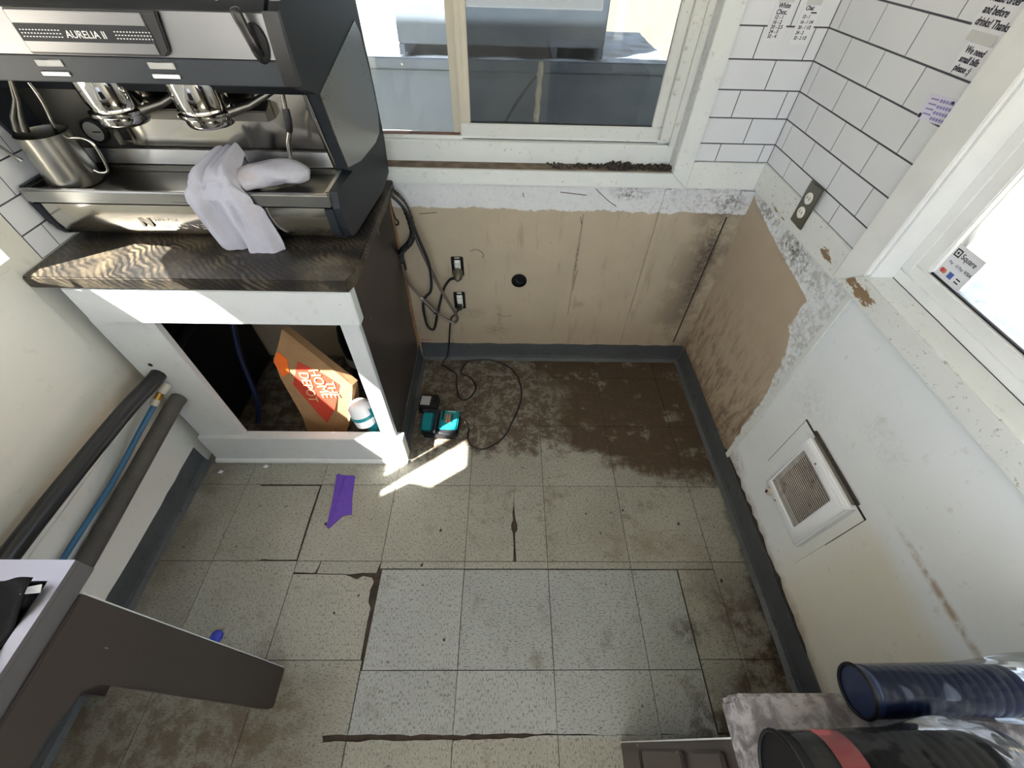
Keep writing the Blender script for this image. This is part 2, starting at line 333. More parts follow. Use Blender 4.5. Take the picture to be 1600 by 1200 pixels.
# ------------------------------------------------------------------ mesh helpers
class MB:
    def __init__(s): s.v = []; s.f = []
    def poly(s, vs, fs):
        o = len(s.v); s.v += [tuple(p) for p in vs]; s.f += [tuple(i+o for i in f) for f in fs]; return s
    def box(s, x0, x1, y0, y1, z0, z1):
        x0, x1 = min(x0,x1), max(x0,x1); y0, y1 = min(y0,y1), max(y0,y1); z0, z1 = min(z0,z1), max(z0,z1)
        return s.poly([(x,y,z) for z in (z0,z1) for y in (y0,y1) for x in (x0,x1)],
            [(0,2,3,1),(4,5,7,6),(0,1,5,4),(2,6,7,3),(0,4,6,2),(1,3,7,5)])
    def obox(s, c, ax, ay, az, h):
        c = Vector(c); ax, ay, az = Vector(ax)*h[0], Vector(ay)*h[1], Vector(az)*h[2]
        return s.poly([c+ax*i+ay*j+az*k for k in (-1,1) for j in (-1,1) for i in (-1,1)],
            [(0,2,3,1),(4,5,7,6),(0,1,5,4),(2,6,7,3),(0,4,6,2),(1,3,7,5)])
    def prism(s, pts, axis, a, b):
        """extrude a polygon; axis x: pts are (y,z); y: (x,z); z: (x,y)"""
        n = len(pts); mk = {'x': lambda p, t: (t, p[0], p[1]), 'y': lambda p, t: (p[0], t, p[1]), 'z': lambda p, t: (p[0], p[1], t)}[axis]
        return s.poly([mk(p, a) for p in pts] + [mk(p, b) for p in pts],
            [tuple(range(n))[::-1], tuple(range(n, 2*n))] + [(i, (i+1) % n, n+(i+1) % n, n+i) for i in range(n)])
    def tube(s, path, r, n=10, caps=True):
        path = [Vector(p) for p in path]; rr = r if isinstance(r, (list, tuple)) else [r]*len(path)
        t0 = (path[1]-path[0]).normalized(); a = Vector((0,0,1)) if abs(t0.z) < .9 else Vector((1,0,0))
        u = t0.cross(a).normalized(); vs = []; N = len(path)
        for i, p in enumerate(path):
            t = (path[min(i+1, N-1)]-path[max(i-1, 0)]).normalized(); u = (u - t*u.dot(t)).normalized(); w_ = t.cross(u)
            for k in range(n):
                an = 2*math.pi*k/n; vs.append(p + (u*math.cos(an)+w_*math.sin(an))*rr[i])
        fs = [(i*n+k, i*n+(k+1) % n, (i+1)*n+(k+1) % n, (i+1)*n+k) for i in range(N-1) for k in range(n)]
        if caps: fs += [tuple(range(n))[::-1], tuple(range((N-1)*n, N*n))]
        return s.poly(vs, fs)
    def lathe(s, prof, o, d=(0,0,1), n=24, cap=True):
        """prof: (radius, distance along d)"""
        o = Vector(o); d = Vector(d).normalized(); a = Vector((0,0,1)) if abs(d.z) < .9 else Vector((1,0,0)); u = d.cross(a).normalized(); w_ = d.cross(u)
        vs = [o + d*h + (u*math.cos(2*math.pi*k/n)+w_*math.sin(2*math.pi*k/n))*r for r, h in prof for k in range(n)]; N = len(prof)
        fs = [(i*n+k, i*n+(k+1) % n, (i+1)*n+(k+1) % n, (i+1)*n+k) for i in range(N-1) for k in range(n)]
        if cap: fs += [tuple(range(n))[::-1], tuple(range((N-1)*n, N*n))]
        return s.poly(vs, fs)
    def grid(s, fn, nu, nv):
        vs = [fn(i/nu, j/nv) for j in range(nv+1) for i in range(nu+1)]
        return s.poly(vs, [(j*(nu+1)+i, j*(nu+1)+i+1, (j+1)*(nu+1)+i+1, (j+1)*(nu+1)+i) for j in range(nv) for i in range(nu)])
    def build(s, name, mat, parent=None, bevel=0, smooth=False, seg=2, solid=0, sub=0, label=None):
        me = bpy.data.meshes.new(name); me.from_pydata(s.v, [], s.f)
        bm = bmesh.new(); bm.from_mesh(me)
        bmesh.ops.recalc_face_normals(bm, faces=bm.faces)
        if bevel:
            bmesh.ops.bevel(bm, geom=[e for e in bm.edges if len(e.link_faces) == 2 and e.calc_face_angle(0) > .5], offset=bevel, segments=seg, affect='EDGES', clamp_overlap=True)
        bm.to_mesh(me); bm.free()
        if smooth or bevel:
            me.polygons.foreach_set('use_smooth', [True]*len(me.polygons)); me.set_sharp_from_angle(angle=R(50 if smooth else 40))
        ms = mat if isinstance(mat, (list, tuple)) else [mat]
        for x in ms: me.materials.append(M[x] if isinstance(x, str) else x)
        o = bpy.data.objects.new(name, me); COL.objects.link(o)
        if solid:
            md = o.modifiers.new('solid', 'SOLIDIFY'); md.thickness = solid; md.offset = 0
        if sub:
            md = o.modifiers.new('sub', 'SUBSURF'); md.levels = md.render_levels = sub
        if label: o['label'] = label
        if parent is not None: attach(o, parent)
        return o
def attach(o, parent):
    o.parent = parent; o.matrix_parent_inverse = Matrix.Translation(-ROOT.get(parent.name, Vector((0,0,0))))
ROOT = {}
def thing(name, label, cat, loc, group=None):
    o = bpy.data.objects.new(name, None); COL.objects.link(o); o.location = loc; o.empty_display_size = .05
    o['label'] = label; o['category'] = cat
    if group: o['group'] = group
    ROOT[o.name] = Vector(loc); return o
def tag(o, label, cat, group=None):
    o['label'] = label; o['category'] = cat
    if group: o['group'] = group
    return o
def struct(o, label=None):
    o['kind'] = 'structure'
    if label: o['label'] = label
    return o
def spline(pts, n=8, closed=False):
    P = [Vector(p) for p in pts]; out = []
    for i in range(len(P)-1):
        p0, p1, p2, p3 = P[max(i-1, 0)], P[i], P[i+1], P[min(i+2, len(P)-1)]
        for k in range(n):
            t = k/n; out.append(.5*((2*p1)+(p2-p0)*t+(2*p0-5*p1+4*p2-p3)*t*t+(3*p1-p0-3*p2+p3)*t**3))
    out.append(P[-1]); return out
def text(body, name, mat, origin, right, upv, size, parent, shear=0, width=1.0, align='LEFT', depth=.0004, label=None, spacing=1.0, bold=0.0):
    cu = bpy.data.curves.new(name, 'FONT'); cu.body = body; cu.size = size; cu.shear = shear; cu.align_x = align; cu.extrude = depth; cu.space_line = spacing
    cu.resolution_u = 3; cu.offset = size*bold
    o = bpy.data.objects.new(name, cu); COL.objects.link(o)
    bpy.context.view_layer.update()
    me = bpy.data.meshes.new_from_object(o); bpy.data.objects.remove(o); bpy.data.curves.remove(cu)
    r = Vector(right).normalized(); u = Vector(upv).normalized(); n = r.cross(u)
    mt = Matrix((r*width, u, n)).transposed().to_4x4(); mt.translation = Vector(origin); me.transform(mt)
    me.materials.append(M[mat]); ob = bpy.data.objects.new(name, me); COL.objects.link(ob)
    if label: ob['label'] = label
    attach(ob, parent); return ob

# ================================================================== THE SETTING
XL, XR, YB, YF, ZC = -1.125, 1.065, .745, -2.3, 2.25
T = .3048
floor = struct(MB().box(XL-.06, XR+.10, YF-.06, YB+.12, -.08, -.0035).build('floor', 'subfloor'), 'worn vinyl tile floor with broken and replaced tiles')

def tile(pts, dz=0):
    g = .0009
    cx = sum(p[0] for p in pts)/len(pts); cy = sum(p[1] for p in pts)/len(pts)
    return MB().prism(pts, 'z', -.0034, random.uniform(-.0006, .0004)+dz).build('floor_tile', 'tile', floor)
def rect(x0, x1, y0, y1, g=.0011): return [(x0+g, y0+g), (x1-g, y0+g), (x1-g, y1-g), (x0+g, y1-g)]
PX0, PX1, PY0, PY1, PYM = -.303, .777, -.792, -.333, -.637
xs = [XL] + [i*T for i in range(-3, 4)] + [XR]
ys = [YF] + [j*T for j in range(-7, 3)] + [YB]
def ragged(p, q, n, amp, rnd):
    out = []
    for i in range(n+1):
        t = i/n; e = 0 if i in (0, n) else rnd.uniform(-amp, amp)
        dx, dy = q[0]-p[0], q[1]-p[1]; L = math.hypot(dx, dy)
        out.append((p[0]+dx*t - dy/L*e, p[1]+dy*t + dx/L*e))
    return out
rg = random.Random(3)
for a in range(len(xs)-1):
    for b in range(len(ys)-1):
        x0, x1, y0, y1 = xs[a], xs[a+1], ys[b], ys[b+1]
        i, j = round(x0/T) if a else -4, round(y1/T) if b < len(ys)-2 else 3
        g = .0011
        if x1 > PX0+.01 and x0 < PX1-.01 and y1 > PY0+.01 and y0 < PY1-.01:
            # what is left of the old tile round the replaced block
            if y1 > PY1+.005:
                tile(rect(x0, x1 if x1 < PX1 else x1, PY1+.002, y1))
            if x1 > PX1+.01:
                tile([(PX1+.004, max(y0, PY0)+g), (x1-g, max(y0, PY0)+g), (x1-g, min(y1, PY1)+(0 if y1 > PY1 else -g)), (PX1+.004, min(y1, PY1)+(0 if y1 > PY1 else -g))])
            if y0 < PY0-.005:
                if x0 < .1:
                    top = ragged((x1-g, PY0-.012 if x0 < -.01 else PY0-.003), (x0+g, PY0-.014), 9, .003, rg)
                else: top = [(x1-g, PY0-.004), (x0+g, PY0-.003)]
                tile([(x0+g, y0+g), (x1-g, y0+g)] + top)
            continue
        if (i, j) == (0, 0):      # split by a long ragged crack
            L = [(.182,-g),(.1815,-.05),(.180,-.09),(.176,-.115),(.178,-.145),(.171,-.165),(.172,-.185),(.178,-.20),(.180,-.25),(.178,y0+g)]
            Rr = [(.183,-g),(.1825,-.05),(.184,-.09),(.186,-.12),(.188,-.14),(.195,-.165),(.196,-.185),(.186,-.20),(.187,-.25),(.190,y0+g)]
            tile([(g,-g),(g,y0+g)] + L[::-1]); tile([(x1-g,y0+g),(x1-g,-g)] + Rr)
        elif (i, j) == (-2, -1):  # chunk broken off the corner and a cut piece along the edge
            tile([(x0+g, y0+g), (x1-.006, y0+g), (x1-.008, -.50), (x1-.006, -.46), (x1-.018, -.44), (x1-.020, -.40), (x1-.012, -.375), (x1-.022, -.362), (x1-.055, -.356), (x1-.075, -.368), (x1-.10, -.358), (x1-.12, -.352), (x0+g, -.350)])
            tile([(x0+g, y1-g), (x0+g, -.343), (x0+.075, -.346), (x0+.082, -.325), (x0+.085, y1-g)])
            tile([(x0+.089, y1-g), (x0+.086, -.328), (x0+.084, -.347), (x1-.10, -.350), (x1-.06, -.345), (x1-.01, -.346), (x1-g, y1-g)])
        elif (i, j) == (-3, 0):
            tile([(x0+g, y0+g), (x0+.15, y0+.001), (x0+.18, y0+.006), (x0+.24, y0+.004), (x1-.005, y0+.005), (x1-.008, -.15), (x1-.006, -.006), (x0+.06, -.008), (x0+.055, -g), (x0+g, -g)])
        elif (i, j) == (-2, -2):
            tile([(x0+g, y0+g), (x1-g, y0+g), (x1-.002, PY0-.014), (x1-.03, PY0-.013), (x1-.066, PY0-.016), (x1-.072, PY0-.001), (x1-.03, PY0+.002), (x1-g, PY0), (x1-g, y1-g), (x0+g, y1-g)])
        else: tile(rect(x0, x1, y0, y1))
px = [PX0, 0, T, 2*T, PX1]
for k in range(4):
    l = px[k]+(.005 if k == 0 else .0012)
    tile([(l, PYM+.0012), (px[k+1]-.0012, PYM+.0012), (px[k+1]-.0012, PY1-.001), (px[k]+(.0085 if k == 0 else .0012), PY1-.002)], .0012)
    y0 = PY0
    bot = ragged((px[k], y0), (px[k+1]-.0012, y0 if k < 2 else y0-.004*(k-1)), 10, .003 if k < 2 else .001, rg)
    tile(bot + [(px[k+1]-.0012, PYM-.0012), (px[k]+.0012, PYM-.0012)], .0012)

# ---- back wall with window_1 opening
WX0, WX1, WZ0, WZ1 = -.95, .735, .963, 1.80
wb = MB(); wb.box(XL-.06, XR+.10, YB, YB+.115, -.08, WZ0); wb.box(XL-.06, XR+.10, YB, YB+.115, WZ1, ZC)
wb.box(XL-.06, WX0, YB, YB+.115, WZ0, WZ1); wb.box(WX1, XR+.10, YB, YB+.115, WZ0, WZ1)
wall_back = struct(wb.build('wall_back', 'bwall'), 'beige and white painted panelled back wall')
# raised battens and seams of the panelling
MB().box(.730, .752, YB-.010, YB, .115, .905).build('batten', 'bwall', wall_back, bevel=.002)
MB().prism([(1.008,YB),(XR,YB-.004),(XR,YB-.012),(1.012,YB-.010)], 'z', .115, .905).build('corner_batten', 'bwall', wall_back)
MB().box(1.0, 1.006, YB-.0015, YB, .13, .80).build('seam', 'debris', wall_back)
MB().box(.4385, .441, YB-.0008, YB, .30, .80).build('seam', 'ledge', wall_back)

# ---- right wall with window_2 opening
RY0, RY1, RZ0, RZ1 = -1.25, .08, .985, 1.80
wr = MB(); wr.box(XR, XR+.10, YF-.06, YB, -.08, RZ0); wr.box(XR, XR+.10, YF-.06, YB, RZ1, ZC)
wr.box(XR, XR+.10, RY1, YB, RZ0, RZ1); wr.box(XR, XR+.10, YF-.06, RY0, RZ0, RZ1)
wall_right = struct(wr.build('wall_right', 'rwall'), 'scuffed white right wall with beige paint patch')
MB().box(XR-.006, XR, .076, .098, .11, .925).build('batten', 'trim', wall_right, bevel=.002)

# ---- left wall with window_3 opening (beside the viewer)
LY0, LY1, LZ0, LZ1 = -.95, .125, .968, 1.97
wl = MB(); wl.box(XL-.06, XL, YF-.06, YB, -.08, LZ0); wl.box(XL-.06, XL, YF-.06, YB, LZ1, ZC)
wl.box(XL-.06, XL, LY1, YB, LZ0, LZ1); wl.box(XL-.06, XL, -1.10, LY0, LZ0, LZ1); wl.box(XL-.06, XL, -2.2, -1.10, LZ0, 1.15); wl.box(XL-.06, XL, YF-.06, -2.2, LZ0, LZ1)  # rearmost opening is unseen, added to let more daylight in
wall_left = struct(wl.build('wall_left', 'lwall'), 'plain white left wall')
MB().box(XL, XL+.004, YF, .108, .64, .95).build('wall_panel', 'lwall', wall_left, bevel=.001)
MB().box(XL, XL+.004, YF, .108, .10, .42).build('wall_panel', 'lwall', wall_left, bevel=.001)
# ---- rear wall with a wide unseen opening added for light behind the viewer, ceiling
wf = MB(); wf.box(XL-.06, XR+.10, YF-.06, YF, -.08, 1.0); wf.box(XL-.06, XR+.10, YF-.06, YF, 2.1, ZC); wf.box(XL-.06, -.95, YF-.06, YF, 1.0, 2.1); wf.box(.95, XR+.10, YF-.06, YF, 1.0, 2.1)
struct(wf.build('wall_front', 'white'), 'white wall with a wide opening added for light behind the viewer')
struct(MB().box(XL-.06, XR+.10, YF-.06, YB+.12, ZC, ZC+.06).build('ceiling', 'ceil'), 'flat white ceiling')

# ---- cove baseboards
def cove(name, a, b, n, h=.105, mat='base'):
    """a, b: ends on the wall at floor level, n: into the room"""
    a, b, n = Vector(a), Vector(b), Vector(n); prof = [(0,h),(.004,h),(.005,.03),(.009,.012),(.022,.0015),(.022,0),(0,0)]
    N = max(2, int((b-a).length/.05)); rr = random.Random(name); vs = []; k = len(prof)
    for i in range(N+1):
        p = a + (b-a)*(i/N); wob = rr.uniform(-.003, .003)
        for d, z in prof: vs.append(p + n*d*(1 + (wob*30 if d > .003 and z < .1 else 0)) + Vector((0,0,z + (wob if z > .09 else 0))))
    fs = [(i*k+m_, i*k+(m_+1) % k, (i+1)*k+(m_+1) % k, (i+1)*k+m_) for i in range(N) for m_ in range(k)] + [tuple(range(k)), tuple(range(N*k, (N+1)*k))]
    return struct(MB().poly(vs, fs).build(name, mat), None)
cove('baseboard_back', (-.29, YB, 0), (XR, YB, 0), (0,-1,0))['label'] = 'grey cove baseboard along the back wall'
cove('baseboard_right', (XR, YB-.02, 0), (XR, -1.9, 0), (-1,0,0), .112)['label'] = 'grey cove baseboard along the right wall'
cove('baseboard_left', (XL, .105, 0), (XL, -1.9, 0), (1,0,0), .110)['label'] = 'grey cove baseboard along the left wall'
cove('baseboard_cabinet', (-.298, .16, 0), (-.298, YB-.02, 0), (1,0,0), .105)['label'] = 'grey cove strip along the brown cabinet side'

# ---- wall tiles
def wall_tiles(wall, ax, rows, joints, lo, hi, face, side):
    """ax 'x': tiles on the back wall spread along x; 'y': on a side wall"""
    for r, (z0, z1) in enumerate(rows):
        js = [lo] + [v for v in sorted(joints[r % 2]) if lo+.004 < v < hi-.004] + [hi]
        for a, b in zip(js, js[1:]):
            g = .0016; t_ = .0020; e = random.uniform(0, .0002); mb = MB()
            if ax == 'x': mb.box(a+g, b-g, face-t_-e, face, z0+g*1.25, z1-g*1.25)
            else: mb.box(face, face+side*(t_+e), a+g, b-g, z0+g*1.25, z1-g*1.25)
            mb.build('wall_tile', 'walltile', wall)
rowh = .0776; z_ = 1.0626
rows = [(1.004, z_)] + [(z_+k*rowh, z_+(k+1)*rowh) for k in range(9)]
MB().box(.797, XR-.001, YB-.0022, YB, 1.004, rows[-1][1]).build('grout_backing', 'grout', wall_back)
MB().box(XR-.0022, XR, .168, YB-.001, 1.004, rows[-1][1]).build('grout_backing', 'grout', wall_right)
wall_tiles(wall_back, 'x', rows, ([.875, 1.026], [.949]), .797, XR-.0025, YB-.001, 0)
wall_tiles(wall_right, 'y', rows, ([.614, .462, .310], [.695, .543, .391, .239]), .168, YB-.0045, XR-.001, -1)
MB().box(XL, XL+.0022, .19, YB-.001, .926, rows[-1][1]).build('grout_backing', 'grout', wall_left)
wall_tiles(wall_left, 'y', [(.926, .992)] + [(.992+k*.0745, .992+(k+1)*.0745) for k in range(9)], ([.257, .41, .563], [.333, .486, .64]), .19, YB-.002, XL+.001, 1)

# ---- white boards below the tiles
struct(MB().box(.797, XR-.012, YB-.012, YB, .912, 1.003).build('trim_1', 'chip', bevel=.002), 'white board under the tiles on the back wall')
struct(MB().box(XR-.012, XR, .170, YB, .914, 1.004).build('trim_2', 'chip', bevel=.002), 'chipped white board under the tiles on the right wall')

# ---- window_1 (back)
win1 = struct(MB().prism([(YB+.052,.963),(YB+.052,1.03),(YB+.056,1.033),(YB+.075,1.033),(YB+.075,1.044),(YB+.115,1.044),(YB+.115,.963)], 'x', WX0, WX1).build('window_1', 'trim'), 'sliding aluminium window over the back wall')
MB().box(WX1-.056, WX1, YB+.052, YB+.115, 1.0442, WZ1).build('frame_jamb', 'trimd', win1, bevel=.002)
MB().box(WX1-.022, WX1, YB+.040, YB+.052, 1.03, WZ1).build('frame_jamb', 'trimd', win1, bevel=.002)
MB().box(WX0, WX0+.05, YB+.052, YB+.115, 1.0442, WZ1).build('frame_jamb', 'trim', win1, bevel=.002)
MB().box(WX0+.05, WX1-.056, YB+.052, YB+.115, WZ1-.05, WZ1).build('frame_head', 'trim', win1, bevel=.002)
MB().box(WX0, WX1, YB-.001, YB+.053, .9632, .9652).build('sill_ledge', 'ledge', win1)
MB().box(WX0+.05, -.028, YB+.078, YB+.10, 1.0442, 1.0475).build('sill_strip', 'brownstrip', win1)
MB().box(-.02, .68, YB+.0745, YB+.0765, 1.0335, 1.036).build('track_dirt', 'debris', win1)  # thin line of dark dirt along the track step
# right sliding sash
sx0, sx1, sz0, sz1, sya, syb = -.024, .679, 1.0445, 1.75, YB+.070, YB+.090
sash = MB().box(sx0, sx1, sya, syb, sz0, sz0+.040).build('sash_rail', 'trimd', win1, bevel=.003)
MB().prism([(sx0, sz0+.0405), (sx0+.036, sz0+.0405), (sx0+.036, sz1), (sx0, sz1)], 'y', sya, syb).build('sash_stile', 'ivory', win1, bevel=.003)
MB().box(sx0+.014, sx0+.018, sya-.003, sya, sz0+.045, sz1).build('stile_groove', 'ivory', win1)
MB().box(sx1-.034, sx1, sya, syb, sz0+.0405, sz1).build('sash_stile', 'trimd', win1, bevel=.003)
MB().box(sx0+.036, sx1-.034, syb-.008, syb-.004, sz0+.0405, sz1).build('pane', 'glassR', win1)
MB().box(sx0+.036, sx1-.034, sya+.004, sya+.010, sz0+.0395, sz0+.0435).build('gasket', 'gasket', win1)
# left fixed pane with its meeting stile
MB().box(-.052, -.024, YB+.092, YB+.112, 1.0478, sz1).build('meeting_stile', 'ivory', win1, bevel=.002)
MB().box(WX0+.05, -.052, YB+.100, YB+.104, 1.048, sz1).build('pane', 'glassL', win1)
# casing round the window
cas = struct(MB().prism([(WX0-.06,.912),(.797,.912),(.735,.963),(WX0,.963)], 'y', YB-.014, YB).build('trim_3', 'trim', bevel=.0015), 'white casing board below the back window')
struct(MB().prism([(.7975,.9125),(.7975,1.86),(.7355,1.80),(.7355,.9635)], 'y', YB-.016, YB).build('trim_4', 'trim', bevel=.0015), 'white upright casing board right of the back window')
# lint and crumbs gathered on the ledge
deb = MB(); rd = random.Random(11)
for k in range(300):
    u = rd.random(); x = .25 + .48*u**.6; y = YB+.008+rd.random()*.04; s = rd.uniform(.0012, .0058)*(1.4 if .5 < x < .6 or x > .66 else .8)
    ax = Vector((rd.uniform(-1,1), rd.uniform(-1,1), rd.uniform(-1,1))).normalized(); b_ = ax.cross(Vector((.3,.8,.5))).normalized(); c2 = ax.cross(b_)
    deb.obox((x, y, .9655+s*.4+(.004*rd.random() if .52 < x < .58 else 0)), ax, b_, c2, (s*1.6, s*.7, s*.5))
dob = deb.build('lint', 'debris'); tag(dob, 'dark lint and crumbs gathered on the back window ledge', 'lint'); dob['kind'] = 'stuff'

# ---- window_2 (right)
win2 = struct(MB().box(XR+.062, XR+.10, RY0, RY1, RZ0, RZ0+.055).build('window_2', 'white', bevel=.003), 'white framed window on the right wall, bright outside')
MB().box(XR+.062, XR+.10, RY1-.065, RY1, RZ0+.0552, RZ1).build('frame_jamb', 'white', win2, bevel=.003)
MB().box(XR+.058, XR+.063, RY1-.028, RY1-.0005, RZ0+.03, RZ1).build('frame_step', 'white', win2, bevel=.001)
MB().box(XR+.058, XR+.063, RY0, RY1-.0005, RZ0+.0005, RZ0+.026).build('frame_step', 'white', win2, bevel=.001)
MB().box(XR+.062, XR+.10, RY0, RY0+.06, RZ0+.0552, RZ1).build('frame_jamb', 'white', win2, bevel=.003)
MB().box(XR+.062, XR+.10, RY0+.06, RY1-.065, RZ1-.05, RZ1).build('frame_head', 'white', win2, bevel=.003)
MB().box(XR+.076, XR+.080, RY0+.06, RY1-.065, RZ0+.0552, RZ1-.05).build('pane', 'glassW', win2)
MB().box(XR+.070, XR+.076, RY0+.06, RY1-.064, RZ0+.0552, RZ0+.059).build('gasket', 'gasket', win2)
MB().box(XR-.0005, XR+.058, RY0, RY1, RZ0-.001, RZ0+.0005).build('sill_ledge', 'trim', win2)
MB().box(XR+.0565, XR+.0578, RY0, RY1-.002, RZ0+.0005, RZ0+.0018).build('gasket', 'debris', win2)
MB().box(XR+.0005, XR+.0575, RY1-.0025, RY1+.0002, RZ0+.0006, RZ1).build('jamb_lining', 'white', win2)
# casing
struct(MB().prism([(.168,.926),(.168,1.86),(.082,1.80),(.082,.987),(.150,.926)], 'x', XR-.014, XR).build('trim_5', 'white', bevel=.002), 'white upright casing beside the right window')
struct(MB().prism([(.1495,.926),(.0815,.9865),(RY0,.9865),(RY0-.06,.926)], 'x', XR-.016, XR).build('trim_6', 'chip', bevel=.002), 'peeling white sill board below the right window')
MB().box(XR+.11, XR+.34, -1.3, .3, .93, .985).build('outside_ledge', 'binwhite', win2)

# ---- window_3 (left, beside the viewer): mullion and unseen sheets added and shaped to cut the sun patches
win3 = struct(MB().box(XL-.06, XL-.02, LY0, LY1, LZ0, LZ0+.004).build('window_3', 'white'), 'white framed serving window on the left wall')
MB().box(XL-.05, XL-.02, -.607, -.560, LZ0+.004, LZ1).build('mullion', 'white', win3)
for pl in ([(.135,1.255),(.004,1.515),(-.06,1.515),(-.25,1.683),(-.30,1.683),(-.30,1.98),(.135,1.98)],
           [(.07,.96),(.07,1.0),(-.005,1.15),(-.01,1.194),(-.96,1.194),(-.96,.96)],
           [(-.30,1.194),(-.41,1.194),(-.41,1.98),(-.30,1.98)],
           [(-.41,1.194),(-.96,1.194),(-.96,1.36),(-.41,1.36)],
           [(-.41,1.915),(-.560,1.915),(-.560,1.98),(-.41,1.98)],
           [(-.64,1.36),(-.66,1.55),(-.70,1.62),(-.745,1.70),(-.752,1.98),(-.96,1.98),(-.96,1.36)]):
    MB().prism(pl, 'x', XL-.036, XL-.034).build('sun_mask', 'paper', win3)  # added sun blockers, outlines follow the wanted light patches

# ================================================================== OUTSIDE
struct(MB().prism([(XL-.062,2.06),(XL-1.0,1.99),(XL-1.0,1.98),(XL-.062,2.05)], 'y', -3.1, -1.02).build('blocker', 'white'), 'white awning added unseen to keep sun out of the rear light opening')  # unseen blocker added so only sky light enters the rear opening
struct(MB().box(-40, 40, -40, 40, -.75, -.70).build('ground', 'ground'), 'pale concrete yard outside')
bin_ = thing('storage_bin', 'pale blue-grey steel bin with whiter top outside the back window', 'bin', (.17, 1.6, -.70))
MB().box(-.46, .80, 1.30, 1.93, -.70, 1.13).build('bin_body', 'binblue', bin_, bevel=.004)
MB().box(-.47, .81, 1.29, 1.94, 1.132, 1.168).build('bin_lid', 'binblue', bin_, bevel=.004)
MB().grid(lambda u, v: (-.465+1.27*u, 1.295+.64*v, 1.1695+.004*math.sin(u*30+v*9)*math.sin(v*22)), 40, 24).build('lid_cover', 'binwhite', bin_, smooth=True)  # top sheet whiter than the bin body
MB().lathe([(.006,0),(.006,.004),(.002,.006)], (-.29, 1.289, 1.15), (0,-1,0), 12).build('lid_screw', 'chrome', bin_)
unit = thing('cooling_unit', 'tall pale blue-grey steel cabinet standing on the outside bin', 'cabinet', (.11, 1.6, 1.175))
MB().box(-.30, .525, 1.31, 1.86, 1.21, 2.3).build('cabinet_body', 'binblue', unit, bevel=.004)
MB().box(-.27, .505, 1.33, 1.84, 1.175, 1.2095).build('plinth', 'vblack', unit)
for x in (-.30, .503): MB().box(x, x+.022, 1.31, 1.86, 1.175, 1.2098).build('plinth_foot', 'binblue', unit, bevel=.001)
fo = MB().grid(lambda u, v: (.262+.012*v+.022*(u-.5)+.003*math.sin(v*40+u*9), 1.288-.0025*abs(math.sin(v*31+u*5))-.0005, .72+.50*v*.9), 8, 60).build('pane_reflection', 'glint'); tag(fo, 'crinkled silver foil strip imitating a pane reflection over the outside bin', 'tape')  # silver strip stands in for a reflection in the pane
co = MB().tube(spline([(.02,1.283,.78),(.10,1.28,.90),(.19,1.28,1.04),(.26,1.283,1.12)], 6), .006, 8).build('outdoor_cable', 'rubber', smooth=True); tag(co, 'black cable slanting across the outside bin', 'cable')
struct(MB().box(-9, 9, 7.0, 7.3, -.7, 3.2).build('wall_outside', 'fence'), 'cream wall across the yard')
struct(MB().box(8.5, 8.8, -8, 7, -.7, 3.0).build('wall_outside_right', 'fence'), 'cream wall at the side of the yard')

# ================================================================== ESPRESSO STAND
stand = thing('base_cabinet', 'white fronted base cabinet with brown side and open front under the coffee machine', 'cabinet', (-.69, .42, 0))
MB().box(-.318, -.298, .150, YB-.022, .004, .885).build('side_panel', 'brown', stand, bevel=.001)
pe = MB(); pr = random.Random(5)
pe.prism([(YB-.003, .112)] + [(YB-.003, .884)] + [(YB-.040+pr.uniform(-.014,.012), .884-.772*k/16) for k in range(17)], 'x', -.2982, -.2968)
pe.build('raw_edge', 'wood', stand)
MB().box(-1.055, -.283, .112, .150, .768, .886).build('apron', 'cabwhite', stand, bevel=.002)
MB().box(-1.078, -.898, .128, .150, .168, .7675).build('left_stile', 'cabwhite', stand, bevel=.0015)
MB().box(-.352, -.296, .128, .150, .168, .7675).build('right_stile', 'cabwhite', stand, bevel=.0015)
MB().box(-1.082, -.268, .112, .150, .018, .1675).build('bottom_rail', 'cabwhite', stand, bevel=.002)
MB().prism([(.1115,.002),(.098,.002),(.099,.010),(.104,.017),(.1115,.019)], 'x', -1.082, -.270).build('shoe_moulding', 'cabwhite', stand, smooth=True)
MB().box(-1.09, -1.078, .152, YB-.03, .01, .885).build('inner_side', 'vblack', stand)
for z, r, y in ((.528, .024, .1275), (.575, .007, .1275)):
    MB().lathe([(r,0),(r,.0012)], (-1.021 if r > .01 else -1.018, y, z), (0,-1,0), 20).build('pipe_hole', 'vblack', stand)

top = MB().prism([(-1.122,.108),(-.283,.108),(-.272,.14),(-.272,YB-.018),(-1.122,YB-.018)], 'z', .889, .925).build('stone_countertop', 'gdark', bevel=.004); tag(top, 'dark veined stone countertop under the coffee machine', 'countertop')

# ---- coffee machine
em = thing('espresso_machine', 'large two-group steel and black espresso machine on the dark countertop', 'coffee machine', (-.70, .48, .925))
def chk(x_base, bulge):     # shapes a side profile so that it swells towards the rear
    return lambda y: x_base + bulge*(y-.27)/.43
def side_panel(pts, x_in, xf, name, mat, off=0, sub=6):
    P = []
    for (a, b) in zip(pts, pts[1:]+pts[:1]):
        for k in range(sub): P.append((a[0]+(b[0]-a[0])*k/sub, a[1]+(b[1]-a[1])*k/sub))
    n = len(P); vs = [(x_in, y, z) for y, z in P] + [(xf(y)+off, y, z) for y, z in P]
    return MB().poly(vs, [tuple(range(n))[::-1], tuple(range(n, 2*n))] + [(i, (i+1) % n, n+(i+1) % n, n+i) for i in range(n)]).build(name, mat, em)
MB().box(-1.09, -.335, .32, .70, .945, 1.05).build('base_body', 'vblack', em, bevel=.004)
